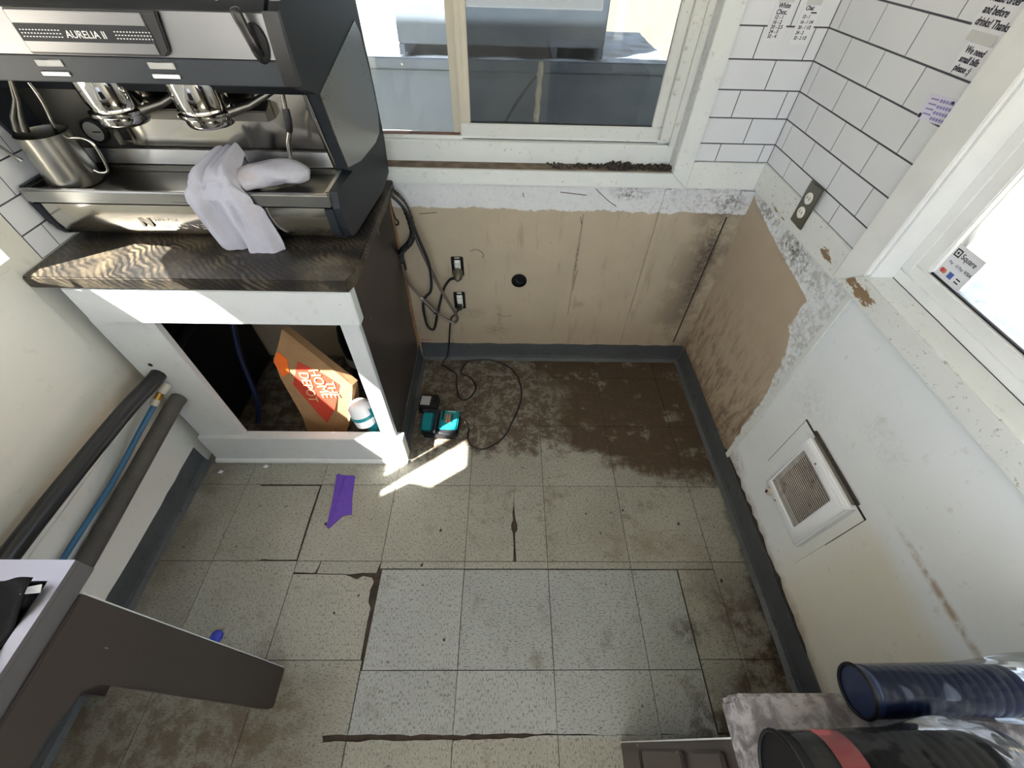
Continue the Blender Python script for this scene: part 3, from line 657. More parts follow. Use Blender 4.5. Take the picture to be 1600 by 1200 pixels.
for x in (-1.03, -.41):
    for y in (.36, .64): MB().lathe([(.025,0),(.022,.0215)], (x, y, .9255), (0,0,1), 16).build('foot', 'rubber', em)
prof = [(.262,1.046),(.262,1.02),(.2645,.995),(.270,.972),(.281,.955),(.298,.947),(.320,.947),(.320,1.046)]
MB().prism(prof, 'x', -1.085, -.345).build('lower_front_panel', 'polish', em, smooth=True)
MB().prism([(y-.004 if y < .31 else y, z) for y, z in prof], 'x', -1.10, -1.086).build('end_trim', 'slate', em, smooth=True)
MB().prism([(y-.004 if y < .31 else y, z) for y, z in prof], 'x', -.344, -.322).build('end_trim', 'slate', em, smooth=True)
text('nuova', 'embossed_lettering', 'polish', (-.815, .2640, 1.002), (1,0,0), (0,-.12,1), .017, em, width=1.5, depth=.0014)
text('SIMONELLI', 'embossed_lettering', 'polish', (-.815, .2690, .977), (1,0,0), (0,-.22,1), .024, em, width=1.5, depth=.0014)
MB().prism([(-.855,.985),(-.855,1.012),(-.848,1.012),(-.832,.992),(-.832,1.012),(-.825,1.012),(-.825,.985),(-.832,.985),(-.848,1.003),(-.848,.985)], 'y', .2615, .268).build('embossed_emblem', 'polish', em)
# drip tray
tr = MB().box(-1.108, -.322, .256, .272, 1.050, 1.084).build('tray_front_lip', 'steel', em, bevel=.004)
MB().box(-1.108, -1.094, .2725, .425, 1.050, 1.084).build('tray_side_lip', 'steel', em, bevel=.004)
MB().box(-.340, -.322, .2725, .425, 1.050, 1.084).build('tray_side_lip', 'steel', em, bevel=.004)
MB().box(-1.094, -.340, .2725, .425, 1.050, 1.062).build('tray_floor', 'dsteel', em)
MB().box(-1.091, -.343, .275, .410, 1.0655, 1.0702).build('drip_plate', 'dsteel', em, bevel=.0015)
MB().box(-1.094, -.340, .412, .430, 1.062, 1.084).build('tray_rear_lip', 'dsteel', em, bevel=.003)
# splash back
MB().prism([(.432,1.084),(.424,1.086),(.430,1.122),(.450,1.128),(.450,1.084)], 'x', -1.10, -.335).build('splash_rail', 'steel', em)
MB().box(-1.10, -.335, .440, .456, 1.128, 1.300).build('splash_back', 'polish', em)
MB().box(-1.105, -.93, .4385, .4398, 1.10, 1.300).build('splash_side_plate', 'dsteel', em)
MB().prism([(.40,1.205),(.40,1.228),(.4395,1.245),(.4395,1.20)], 'x', -.83, -.475).build('spray_shield', 'dsteel', em, bevel=.002)
MB().tube([(-.345,.425,1.09),(-.345,.36,1.29)], .009, 10).build('corner_post', 'chrome', em, smooth=True)
# hood
hood = [(.240,1.322),(.240,1.366),(.243,1.442),(.262,1.456),(.70,1.456),(.70,1.285),(.33,1.285),(.30,1.318)]
MB().prism(hood, 'x', -1.10, -.330).build('hood', 'slate', em, smooth=True)
MB().prism([(.2395,1.367),(.2365,1.369),(.2395,1.440),(.2425,1.441)], 'x', -1.10, -.330).build('hood_front_plate', 'platesteel', em)
MB().box(-1.10, -.330, .2370, .2400, 1.324, 1.3665).build('control_band', 'slateband', em, bevel=.001)
MB().prism([(-.812,1.371),(-.548,1.371),(-.536,1.380),(-.528,1.441),(-.812,1.441)], 'y', .2285, .2368).build('nameplate_frame', 'black', em, bevel=.002)
MB().box(-.808, -.556, .2260, .2284, 1.375, 1.438).build('nameplate', 'platesteel', em, bevel=.001)
MB().box(-.806, -.558, .2246, .2259, 1.392, 1.419).build('nameplate_band', 'slate', em)
text('AURELIA II', 'nameplate_lettering', 'lidw', (-.717, .2243, 1.3985), (1,0,0), (0,0,1), .0165, em, width=1.0)
for sx, n_ in ((-.800, 13), (-.622, 12)):
    for r_ in range(3):
        d_ = MB()
        for k in range(n_): d_.box(sx+k*.0060, sx+k*.0060+.0028, .2240, .2246, 1.3985+r_*.0052, 1.4000+r_*.0052)
        o = d_.build('dotted_line', 'lidw', em); o['kind'] = 'stuff'
for x in (-.795, -.570):
    MB().box(x-.027, x+.027, .2345, .2369, 1.349, 1.361).build('button', 'label', em, bevel=.002)
    MB().box(x-.029, x+.029, .2335, .2369, 1.332, 1.342).build('button', 'lidw', em, bevel=.002)
kn = MB()
kn.lathe([(.017,0),(.019,.004),(.017,.006)], (-.357,.2375,1.388), (0,-1,0), 20)
for i, (x_, y_, z_2) in enumerate(kn.v): kn.v[i] = (x_, y_, 1.395+(z_2-1.388)*1.75)
kn.build('steam_lever_socket', 'vblack', em, smooth=True)
MB().tube(spline([(-.357,.233,1.378),(-.358,.219,1.392),(-.364,.214,1.425),(-.369,.212,1.452)], 5), [.007]*5+[.009]*6+[.010]*4+[.006], 10).build('steam_lever', 'black', em, smooth=True)
# side cheeks
outline = [(.262,1.046),(.268,.990),(.285,.955),(.320,.946),(.62,.942),(.695,.965),(.715,1.06),(.712,1.20),(.700,1.36),(.695,1.456),(.262,1.456),(.240,1.440),(.236,1.39),(.236,1.33),(.252,1.318),(.318,1.290),(.345,1.20),(.368,1.105),(.40,1.088),(.272,1.086)]
side_panel(outline, -.322, chk(-.302, .030), 'side_cheek', 'slate')
steelp = [(.372,1.108),(.345,1.20),(.324,1.290),(.50,1.336),(.648,1.374),(.672,1.345),(.690,1.25),(.694,1.15),(.672,1.098),(.62,1.085),(.47,1.088)]
side_panel(steelp, -.318, chk(-.302, .030), 'side_steel_panel', 'steel', .003)
side_panel([(y, z) for y, z in outline], -1.101, lambda y: -1.112, 'side_cheek', 'slate')
MB().prism([(.232,1.325),(.228,1.38),(.234,1.444),(.246,1.444),(.246,1.325)], 'x', -.330, -.300).build('hood_corner', 'black', em, smooth=True)
# cup rail and tray on top
MB().box(-1.09, -.34, .27, .69, 1.457, 1.462).build('cup_tray', 'vblack', em)
MB().tube(spline([(-1.09,.262,1.478),(-.40,.262,1.478),(-.345,.268,1.478),(-.322,.30,1.478),(-.312,.69,1.478)], 6), .009, 10).build('cup_rail', 'chrome', em, smooth=True)
for x in (-.95, -.70, -.42): MB().tube([(x,.264,1.455),(x,.262,1.478)], .005, 8).build('rail_post', 'chrome', em)
# brewing groups
for k, x in enumerate((-.795, -.588)):
    g = MB().lathe([(.058,.10),(.060,.09),(.058,.03),(.053,.012)], (x, .345, 1.235), (0,0,1), 28).build('brewing_group', 'chrome', em, smooth=True)
    MB().lathe([(.062,0),(.064,.003),(.064,.009),(.060,.012)], (x, .345, 1.238), (0,0,1), 28).build('locking_ring', 'chrome', g, smooth=True)
    MB().lathe([(.040,0),(.050,.003),(.054,.010),(.055,.024)], (x, .345, 1.213), (0,0,1), 28).build('filter_cup', 'chrome', g, smooth=True)
    MB().tube([(x+.055,.335,1.243),(x+.11,.345,1.258),(x+.175,.37,1.287)], [.010,.008,.007], 8).build('locking_arm', 'dsteel', g, smooth=True)
# gauge, switch
MB().lathe([(.030,0),(.030,.012),(.024,.013)], (-.965,.438,1.165), (0,-1,0), 24).build('pressure_gauge', 'vblack', em, smooth=True)
MB().lathe([(.023,0),(.023,.001)], (-.965,.4249,1.165), (0,-1,0), 24).build('gauge_face', 'gauge', em)
MB().box(-.967, -.945, .4232, .4238, 1.163, 1.166).build('gauge_needle', 'vblack', em)
MB().box(-.906, -.876, .430, .4384, 1.140, 1.182).build('switch_frame', 'chrome', em, bevel=.003)
MB().box(-.902, -.880, .4278, .4299, 1.144, 1.178).build('power_switch', 'vblack', em, bevel=.001)
# wands
MB().tube(spline([(-.395,.355,1.29),(-.403,.357,1.245),(-.413,.36,1.198),(-.428,.36,1.165),(-.436,.358,1.105),(-.440,.355,1.074)], 6), .0055, 10).build('steam_wand', 'chrome', em, smooth=True)
MB().tube(spline([(-.402,.357,1.248),(-.405,.357,1.225),(-.413,.36,1.198)], 5), [.008,.0085,.009,.0085,.009,.0095,.009,.0095,.009,.0085,.008], 12).build('wand_grip', 'rubber', em, smooth=True)
MB().tube(spline([(-.934,.31,1.303),(-.940,.315,1.26),(-.975,.33,1.19),(-1.00,.335,1.12)], 5), .004, 8).build('milk_wand', 'chrome', em, smooth=True)
for dx in (0, .018): MB().tube([(-.962+dx*.2,.30,1.31),(-.985+dx*.4,.30,1.27),(-1.015+dx,.295,1.235),(-1.028+dx,.295,1.208)], [.004,.004,.006,.009], 10).build('water_spout', 'dsteel', em, smooth=True)

sp = MB().tube(spline([(-1.085,.265,1.22),(-1.088,.285,1.17),(-1.085,.30,1.138)], 5), [.004]*9+[.006,.007], 8).build('long_spoon', 'steel', smooth=True); tag(sp, 'thin steel bar spoon leaning on the tiles left of the coffee machine', 'spoon')
# ---- pitcher on the tray
pit = thing('milk_pitcher', 'brushed steel milk pitcher standing on the machine drip tray', 'pitcher', (-1.015, .335, 1.0845))
pz = 1.0706
MB().lathe([(.054,0),(.059,.003),(.060,.010),(.0555,.105),(.0565,.122),(.0545,.122),(.0535,.105),(.057,.012),(.05,.006)], (-1.015,.335,pz), (0,0,1), 32, cap=True).build('pitcher_body', 'pitcher', pit, smooth=True)
MB().tube(spline([(-.960,.338,pz+.108),(-.930,.345,pz+.105),(-.918,.348,pz+.085),(-.925,.348,pz+.03),(-.945,.344,pz+.022),(-.957,.341,pz+.03)], 5), .0035, 8).build('pitcher_handle', 'chrome', pit, smooth=True)

# ---- towel draped over the tray lip
tw = MB(); NU, NV = 44, 60
def lerp(tab, t):
    for (a, va), (b, vb) in zip(tab, tab[1:]):
        if t <= b:
            f = (t-a)/(b-a); f = f*f*(3-2*f)
            return tuple(p+(q_-p)*f for p, q_ in zip(va, vb)) if isinstance(va, tuple) else va+(vb-va)*f
    return tab[-1][1]
def tow(u, v):
    # v: 0 at the bunched end on the tray, 1 at the hanging hem
    L = lerp([(0,-.600),(.16,-.622),(.30,-.660),(.42,-.680),(.6,-.674),(1,-.658)], v); Rr = lerp([(0,-.560),(.16,-.548),(.30,-.545),(.42,-.518),(.6,-.500),(.8,-.490),(1,-.505)], v)
    x = L+(Rr-L)*u
    yc, zc = lerp([(0,(.405,1.085)),(.16,(.375,1.150)),(.30,(.300,1.125)),(.40,(.250,1.092)),(.46,(.243,1.070)),(1,(.250,.918))], v)
    fold = .5*math.sin(u*9.5+v*1.4+.3)+.32*math.sin(u*19-v*2.0)+.15*math.sin(u*33+v*5)
    hang = max(0, min(1, (v-.36)/.2)); y = yc - .017*fold*hang - .004*hang; z = zc + (.016*fold+.022*math.sin(u*3.14)-.008)*(1-hang)*math.sin(min(1, v*3)*1.57)
    z += hang*(v-.40)*(.030*math.cos(u*3.1) - .022*u)
    gap = math.exp(-((u-.40)/.035)**2)*max(0, v-.72)/.28
    z += .016*gap; y += .010*gap
    if v < .36: y += .03*math.sin(u*3.14)*(1-v/.36) - .02
    return (x, y, z)
tw.grid(tow, NU, NV)
def lobe(path, rs, sq=.55, seed=0):
    P = spline(path, 7); n = 18; vs = []; N = len(P)
    for i, p in enumerate(P):
        t = (P[min(i+1, N-1)]-P[max(i-1, 0)]).normalized(); u_ = t.cross(Vector((0,0,1))).normalized(); w_ = u_.cross(t); f = i/(N-1)*(len(rs)-1); k = min(int(f), len(rs)-2); r = rs[k]+(rs[k+1]-rs[k])*(f-k)
        for a in range(n):
            an = 2*math.pi*a/n; q_ = r*(1+.10*math.sin(3*an+i*.4+seed)+.05*math.sin(7*an-i*.7)); vs.append(p+u_*math.cos(an)*q_+w_*math.sin(an)*q_*sq)
    tw.poly(vs, [(i*n+k, i*n+(k+1) % n, (i+1)*n+(k+1) % n, (i+1)*n+k) for i in range(N-1) for k in range(n)] + [tuple(range(n))[::-1], tuple(range((N-1)*n, N*n))])
lobe([(-.555,.285,1.098),(-.52,.315,1.106),(-.47,.335,1.108),(-.42,.345,1.104),(-.395,.35,1.098)], [.030,.040,.042,.036,.016], .62, 1)
lobe([(-.56,.335,1.118),(-.61,.335,1.108),(-.66,.325,1.098),(-.695,.32,1.092)], [.040,.040,.034,.014], .62, 2)
two = tw.build('towel', 'towel', smooth=True, solid=.006, sub=1); tag(two, 'crumpled lilac-white terry towel hanging over the machine drip tray', 'towel')
MB().tube(spline([(-.512,.244,.906),(-.500,.243,.895),(-.492,.243,.901),(-.498,.243,.906),(-.505,.243,.893)], 4), .0009, 5).build('loose_thread', 'towel', two)

# ================================================================== PIPES ON THE LEFT
def pipe(name, pts, r, mat, label, cat, n=14):
    return tag(MB().tube(spline(pts, 8), r, n).build(name, mat, smooth=True), label, cat)
pipe('drain_pipe', [(-1.021,.20,.527),(-1.024,.10,.526),(-1.05,-.05,.52),(-1.078,-.43,.508),(-1.09,-1.05,.49)], .024, 'black', 'glossy black drain pipe running along the left wall', 'pipe')
pipe('insulated_pipe', [(-1.022,.1265,.405),(-1.026,.09,.402),(-1.045,-.02,.372),(-1.078,-.20,.320),(-1.09,-.41,.290),(-1.09,-1.05,.25)], .026, 'foam', 'dark grey foam-wrapped pipe sagging along the left wall', 'pipe')
bh = thing('water_hose', 'blue water hose with cream connector between the two dark pipes', 'hose', (-1.05, 0, .40))
MB().tube(spline([(-1.042,.055,.452),(-1.062,-.03,.420),(-1.085,-.15,.378),(-1.096,-.30,.358),(-1.104,-1.0,.33)], 7), .0085, 10).build('hose_tube', 'blueh', bh, smooth=True)
MB().tube([(-1.021,.1265,.477),(-1.026,.105,.473),(-1.030,.094,.470)], .014, 14).build('hose_collar', 'pvc', bh, smooth=True)
MB().tube([(-1.030,.094,.470),(-1.038,.073,.460)], .011, 12).build('hose_nut', 'brass', bh)
MB().tube([(-1.038,.073,.460),(-1.043,.054,.451)], .012, 12).build('hose_sleeve', 'pvc', bh, smooth=True)

# ================================================================== INSIDE THE CABINET
bag = thing('paper_bag', 'brown kraft paper bag with red diamond print inside the open cabinet', 'bag', (-.66, .30, 0))
fr_ = [(-.735,0),(-.575,0),(-.510,.15),(-.463,.322),(-.54,.43),(-.650,.582),(-.695,.50),(-.727,.45),(-.733,.36),(-.714,.15)]
bk = [(-.72,0),(-.56,0),(-.495,.16),(-.45,.32),(-.53,.425),(-.645,.578),(-.69,.50),(-.72,.44),(-.725,.36),(-.705,.15)]
yf = lambda z: .235+.14*max(0, z-.12)
nb = len(fr_); vsb = [(x, yf(z), z+.001) for x, z in fr_] + [(x, yf(z)+(.10 if z < .3 else .03), z+.001) for x, z in bk]
MB().poly(vsb, [tuple(range(nb))[::-1], tuple(range(nb, 2*nb))] + [(i, (i+1) % nb, nb+(i+1) % nb, nb+i) for i in range(nb)]).build('bag_body', 'kraft', bag)
def onbag(x, z, d=.0015): return Vector((x, yf(z)-d, z))
dp = [(-.641,.439),(-.694,.327),(-.639,.158),(-.620,.111),(-.567,.189),(-.511,.327),(-.563,.384)]
MB().poly([onbag(x, z) for x, z in dp] + [onbag(x, z, -.001) for x, z in dp], [tuple(range(7))[::-1]] + [(i, (i+1) % 7, 7+(i+1) % 7, 7+i) for i in range(7)]).build('diamond_print', 'red', bag)
for body, (x, z), sz, ang in (('DEPOT', (-.652,.392), .052, -.02), ('HOME', (-.612,.405), .056, .12), ('THE', (-.565,.345), .050, .06)):
    rgt = Vector((ang, -.14, -1)).normalized(); upv = Vector((1, 0.0, ang)); upv = (upv - rgt*upv.dot(rgt)).normalized()
    text(body, 'print_lettering', 'cream', onbag(x, z, .0034), rgt, upv, sz, bag, width=.95, depth=.0008)
MB().poly([onbag(x, z, d) for d in (.003, -.002) for x, z in ((-.730,.44),(-.700,.485),(-.676,.45),(-.690,.385),(-.722,.365))], [(4,3,2,1,0),(5,6,7,8,9)]+[(i, (i+1) % 5, 5+(i+1) % 5, 5+i) for i in range(5)]).build('orange_flap', 'orange', bag)

tool = thing('cordless_tool', 'teal and white cordless power tool standing in the cabinet by the right stile', 'power tool', (-.43, .215, 0))
MB().box(-.475, -.385, .175, .265, .001, .05).build('battery_pack', 'black', tool, bevel=.008)
MB().box(-.474, -.44, .1715, .1745, .010, .038).build('battery_label', 'label', tool)
MB().tube(spline([(-.428,.215,.05),(-.430,.215,.12),(-.435,.222,.20),(-.450,.228,.26)], 5), [.026]*6+[.024]*5+[.028]*5, 16).build('tool_handle', 'teal', tool, smooth=True)
MB().lathe([(.030,-.055),(.042,-.045),(.046,0),(.044,.045),(.030,.06),(.018,.065)], (-.458,.225,.215), (-.15,.2,1), 24).build('motor_housing', 'whitep', tool, smooth=True)
MB().lathe([(.047,-.008),(.049,0),(.047,.008)], (-.458,.225,.215), (-.15,.2,1), 24).build('housing_band', 'teal', tool, smooth=True)
MB().box(-.45, -.405, .175, .25, .052, .085).build('tool_base', 'teal', tool, bevel=.01)

tool.location += Vector((.022, -.020, 0))
vp = thing('valve_pipe', 'dark plastic valve pipe with cream collar at the back of the cabinet', 'pipe', (-.42, .60, 0))
MB().tube([(-.40,.58,.001),(-.40,.58,.25),(-.395,.57,.60)], .02, 14).build('pipe_run', 'foam', vp, smooth=True)
for z in (.18, .38): MB().lathe([(.026,0),(.028,.005),(.028,.06),(.026,.065)], (-.40,.58,z), (0,0,1), 16).build('pipe_collar', 'pvc', vp, smooth=True)
MB().tube(spline([(-.44,.50,.50),(-.45,.48,.42),(-.43,.50,.34)], 4), .004, 6).build('valve_wire', 'brass', vp)
wf_ = thing('water_filter', 'black round water filter canister at the back of the cabinet', 'water filter', (-.55, .62, 0))
MB().lathe([(.05,.001),(.075,.03),(.08,.28),(.07,.34),(.03,.36)], (-.54,.60,0), (0,0,1), 24).build('canister', 'vblack', wf_, smooth=True)
MB().box(-.62, -.46, .57, .63, .36, .40).build('canister_head', 'black', wf_, bevel=.006)
MB().lathe([(.081,0),(.081,.05)], (-.54,.60,.14), (0,0,1), 24).build('canister_label', 'label', wf_, smooth=True)
ho = MB().tube(spline([(-.98,.30,.001+.012),(-.97,.36,.10),(-.98,.45,.35),(-.93,.55,.62),(-.86,.62,.72)], 6), .012, 10).build('supply_hose', 'dblue', smooth=True); tag(ho, 'dark blue supply hose inside the cabinet by the left stile', 'hose')
ho = MB().tube(spline([(-1.02,.20,.527),(-1.03,.32,.54),(-1.02,.50,.56),(-.95,.66,.66)], 6), .022, 12).build('drain_elbow', 'vblack', smooth=True); tag(ho, 'black drain bend inside the cabinet behind the pipe hole', 'pipe')

# ================================================================== BACK WALL FITTINGS
def outlet_back(x, z, label, w_=.052, h=.095, plug=True):
    t = thing('wall_socket', label, 'socket', (x, YB, z))
    MB().box(x-w_/2, x+w_/2, YB-.006, YB, z-h/2, z+h/2).build('socket_box', 'vblack', t, bevel=.004)
    MB().box(x-.013, x+.015, YB-.012, YB-.0062, z-.036, z+.036).build('receptacle', 'recept', t, bevel=.003)
    for dz in (.018, -.018):
        for dx in (-.005, .007): MB().box(x+dx-.001, x+dx+.001, YB-.0126, YB-.012, z+dz-.004, z+dz+.005).build('contact_slot', 'vblack', t)
    for dz in (.045, -.045): MB().box(x-.010, x+.012, YB-.009, YB-.0062, z+dz-.004, z+dz+.004).build('mounting_ear', 'steel', t)
    return t
o1 = outlet_back(-.068, .559, 'open black wall socket with a grey plug in it, upper of two')
MB().lathe([(.014,.006),(.020,.010),(.022,.030),(.017,.050),(.008,.062)], (-.066,YB-.006,.545), (0,-1,-.25), 18).build('plug_body', 'plate', o1, smooth=True)
o2 = outlet_back(-.072, .378, 'open black wall socket near the baseboard, lower of two')
MB().box(-.086, -.060, YB-.040, YB-.0126, .345, .368).build('plug_body', 'black', o2, bevel=.004)
hl = thing('pipe_hole', 'round black pipe opening in the beige back wall', 'hole', (.199, YB, .49))
MB().lathe([(.034,0),(.034,.004),(.028,.005),(.026,.001)], (.199,YB,.49), (0,-1,0), 28).build('hole_rim', 'vblack', hl, smooth=True)
MB().tube([(.185,YB-.001,.50),(.195,YB-.008,.485),(.21,YB-.001,.478)], .005, 8).build('wire_stub', 'rubber', hl)
tag(MB().box(-.295, -.235, YB-.0006, YB-.0001, .121, .1245).build('marker_line', 'orangemark'), 'short red marker line just above the back baseboard', 'mark')

def cable(name, pts, r, mat, label, cat, n=10, k=8): return tag(MB().tube(spline(pts, k), r, n).build(name, mat, smooth=True), label, cat)
ch = MB(); P = spline([(-.285,.69,.905),(-.262,.70,.880),(-.238,.705,.83),(-.226,.705,.74),(-.245,.705,.69),(-.29,.71,.64),(-.293,.71,.59),(-.293,.712,.56)], 14)
ch.tube(P, [.0125+.0016*math.sin(i*2.1) for i in range(len(P))], 12)
tag(ch.build('corrugated_hose', 'rubber', smooth=True), 'thick black corrugated hose hanging behind the cabinet side', 'hose')
bz = thing('braided_hose', 'braided steel water hose looping down the back wall', 'hose', (-.2, .70, .30))
MB().tube(spline([(-.288,.685,.900),(-.240,.685,.855),(-.215,.685,.745),(-.198,.685,.662),(-.141,.685,.476),(-.088,.685,.345),(-.084,.685,.310),(-.105,.685,.292),(-.155,.685,.325),(-.175,.685,.348)], 8), .0065, 10).build('hose_loop', 'braid', bz, smooth=True)
MB().tube(spline([(-.232,.685,.434),(-.275,.688,.507),(-.289,.69,.575),(-.291,.69,.605)], 6), .006, 10).build('hose_tail', 'braid', bz, smooth=True)
MB().tube([(-.175,.685,.348),(-.232,.685,.434)], .010, 8).build('hose_coupling', 'braid', bz)
for p in ((-.178,.685,.352), (-.230,.685,.431)): MB().obox(p, (.8,0,-.6), (0,1,0), (.6,0,.8), (.010,.010,.007)).build('coupling_nut', 'chrome', bz, bevel=.002)
cable('power_cable', [(-.29,.67,.912),(-.235,.672,.845),(-.200,.675,.72),(-.176,.68,.60),(-.186,.69,.475),(-.218,.70,.425),(-.236,.70,.37),(-.232,.70,.262),(-.204,.70,.235),(-.180,.70,.313),(-.155,.70,.40),(-.130,.70,.476),(-.098,.695,.525),(-.072,.69,.532)], .0058, 'rubber', 'black power cable looping from the machine to the upper wall socket', 'cable')
cable('charger_cord', [(-.072,.708,.352),(-.095,.705,.325),(-.121,.71,.278),(-.143,.715,.12),(-.16,.712,.04),(-.188,.69,.006),(-.15,.655,.005),(-.107,.619,.004),(-.10,.55,.004),(-.082,.472,.004),(-.05,.452,.004),(-.020,.480,.004),(-.004,.534,.004),(-.034,.598,.004),(-.085,.626,.0095),(-.06,.70,.004),(-.025,.722,.004),(.094,.716,.004),(.194,.632,.004),(.224,.476,.004),(.176,.321,.004),(.133,.232,.004),(.054,.176,.004),(0,.187,.004),(-.022,.222,.004),(-.024,.28,.008),(-.045,.315,.02)], .0036, 'rubber', 'thin black charger cord looping over the brown stained floor', 'cord', 8)
cable('hanging_wire', [(-.30,YB-.006,.87),(-.298,YB-.008,.81),(-.292,YB-.010,.775),(-.284,YB-.010,.765),(-.286,YB-.012,.750),(-.298,YB-.012,.752),(-.298,YB-.010,.772)], .0025, 'rubber', 'short black wire curled at the wall beside the raw wood edge', 'wire', 6)

# ---- charger on the floor
cg = thing('battery_charger', 'teal and black battery charger on the floor beside the cabinet', 'charger', (-.15, .285, 0))
def rbox(cx, cy, z0, z1, hx, hy, ang):
    c, s = math.cos(R(ang)), math.sin(R(ang)); return MB().obox((cx, cy, (z0+z1)/2), (c,s,0), (-s,c,0), (0,0,1), (hx, hy, (z1-z0)/2))
rbox(-.145, .285, .001, .048, .082, .062, -3).build('charger_base', 'black', cg, bevel=.012, seg=3)
rbox(-.108, .292, .0485, .066, .042, .052, -3).build('charger_deck', 'teal', cg, bevel=.006)
rbox(-.205, .285, .0485, .060, .026, .050, -3).build('charger_nose', 'teal', cg, bevel=.006)
rbox(-.165, .285, .0485, .070, .006, .062, -3).build('cable_strap', 'slateband', cg, bevel=.003)
rbox(-.135, .312, .066, .072, .004, .025, -3).build('cable_clip', 'black', cg)
for k in range(5):
    for j in range(3): rbox(-.118+j*.012, .275+k*.010, .0662, .0668, .0042, .0030, -3).build('vent_slot', 'orange' if j < 2 else 'vblack', cg)
text('makita', 'charger_lettering', 'lidw', (-.118, .330, .0663), (1,-.05,0), (.05,1,0), .014, cg)
pa = thing('battery_pack', 'black battery pack with grey label behind the teal charger', 'battery', (-.215, .40, 0))
rbox(-.215, .405, .001, .055, .042, .042, -4).build('battery_case', 'black', pa, bevel=.006)
rbox(-.228, .405, .0552, .0560, .022, .026, -4).build('battery_label', 'label', pa)
rbox(-.205, .350, .001, .050, .030, .010, -4).build('battery_terminal', 'slateband', pa, bevel=.003)

# ================================================================== RIGHT WALL FITTINGS
hx = thing('wall_heater', 'white recessed wall heater with dirty grille low on the right wall', 'heater', (XR, -.24, .43))
hpl = MB().box(XR-.0025, XR, -.385, -.07, .235, .572).build('backing_board', 'rwall', hx)
MB().box(XR-.0032, XR, -.180, -.068, .570, .5745).build('board_gap', 'debris', hpl); MB().box(XR-.0032, XR, -.386, -.345, .574, .5775).build('board_gap', 'debris', hpl)
MB().box(XR-.0032, XR, -.070, -.0685, .33, .57).build('board_gap', 'ledge', hpl); MB().box(XR-.0030, XR, -.3865, -.3855, .40, .575).build('board_gap', 'ledge', hpl)
MB().box(XR-.012, XR-.0025, -.345, -.135, .545, .585).build('housing_top', 'plate', hx, bevel=.001)
MB().box(XR-.010, XR-.003, -.350, -.120, .582, .588).build('housing_gap', 'debris', hx)
HY0, HY1, HZ0, HZ1 = -.355, -.132, .300, .572; GY0, GY1, GZ0, GZ1 = -.313, -.153, .345, .538
fx0, fx1 = XR-.034, XR-.0028
ring = [(HY0,HY1,HZ0,GZ0),(HY0,HY1,GZ1,HZ1),(HY0,GY0,GZ0,GZ1),(GY1,HY1,GZ0,GZ1)]
hb = MB().prism([(HY0,HZ0),(HY1,HZ0),(HY1,HZ1),(HY0,HZ1)], 'x', fx0, fx1)
hb = MB(); o_ = [(HY0,HZ0),(HY1,HZ0),(HY1,HZ1),(HY0,HZ1)]; i_ = [(GY0,GZ0),(GY1,GZ0),(GY1,GZ1),(GY0,GZ1)]
of = .012; of_ = [(HY0+of,HZ0+of),(HY1-of,HZ0+of),(HY1-of,HZ1-of),(HY0+of,HZ1-of)]; vs = [(fx1, *p) for p in o_] + [(fx0+.010, *p) for p in o_] + [(fx0, *p) for p in of_] + [(fx0, *p) for p in i_] + [(fx1-.004, *p) for p in i_]
fs = [(r*4+k, r*4+(k+1) % 4, (r+1)*4+(k+1) % 4, (r+1)*4+k) for r in range(4) for k in range(4)]
hb.poly(vs, fs).build('heater_cover', 'whitep', hx, bevel=.004, seg=3)
MB().box(fx1-.006, fx1-.0045, GY0, GY1, GZ0, GZ1).build('heating_element', 'heatdark', hx, label='rusty dark heating element')
ns = 24
for k in range(ns):
    z = GZ0+(k+.5)*(GZ1-GZ0)/ns; MB().box(fx0+.003, fx0+.0048, GY0+.0002, GY1-.0002, z-.0012, z+.0012).build('grille_slat', 'slat', hx)
MB().lathe([(.014,0),(.013,.010),(.010,.012)], (fx0,-.178,.318), (-1,0,0), 20).build('thermostat_knob', 'ivory', hx, smooth=True)
MB().box(fx0-.0132, fx0-.0122, -.182, -.174, .311, .325).build('knob_mark', 'vblack', hx)
for y, z in ((-.212,.322),(-.212,.555)): MB().lathe([(.004,0),(.003,.0015)], (fx0,y,z), (-1,0,0), 10).build('cover_screw', 'plate', hx)

pl_ = thing('socket_plate', 'stainless steel socket plate on the white board under the right tiles', 'socket', (XR, .418, 1.005))
MB().prism([(.383,.944),(.452,.944),(.452,1.068),(.383,1.068)], 'x', XR-.019, XR-.0125).build('cover_plate', 'plate', pl_, bevel=.002)
for z in (1.027, .984):
    oc = MB().lathe([(.0165,0),(.0165,.0025),(.0155,.003)], (XR-.019,.418,z), (-1,0,0), 24).build('receptacle', 'recept', pl_)
    for dy in (-.006, .006): MB().box(XR-.0225, XR-.0221, .418+dy-.001, .418+dy+.001, z-.003, z+.006).build('contact_slot', 'vblack', oc)

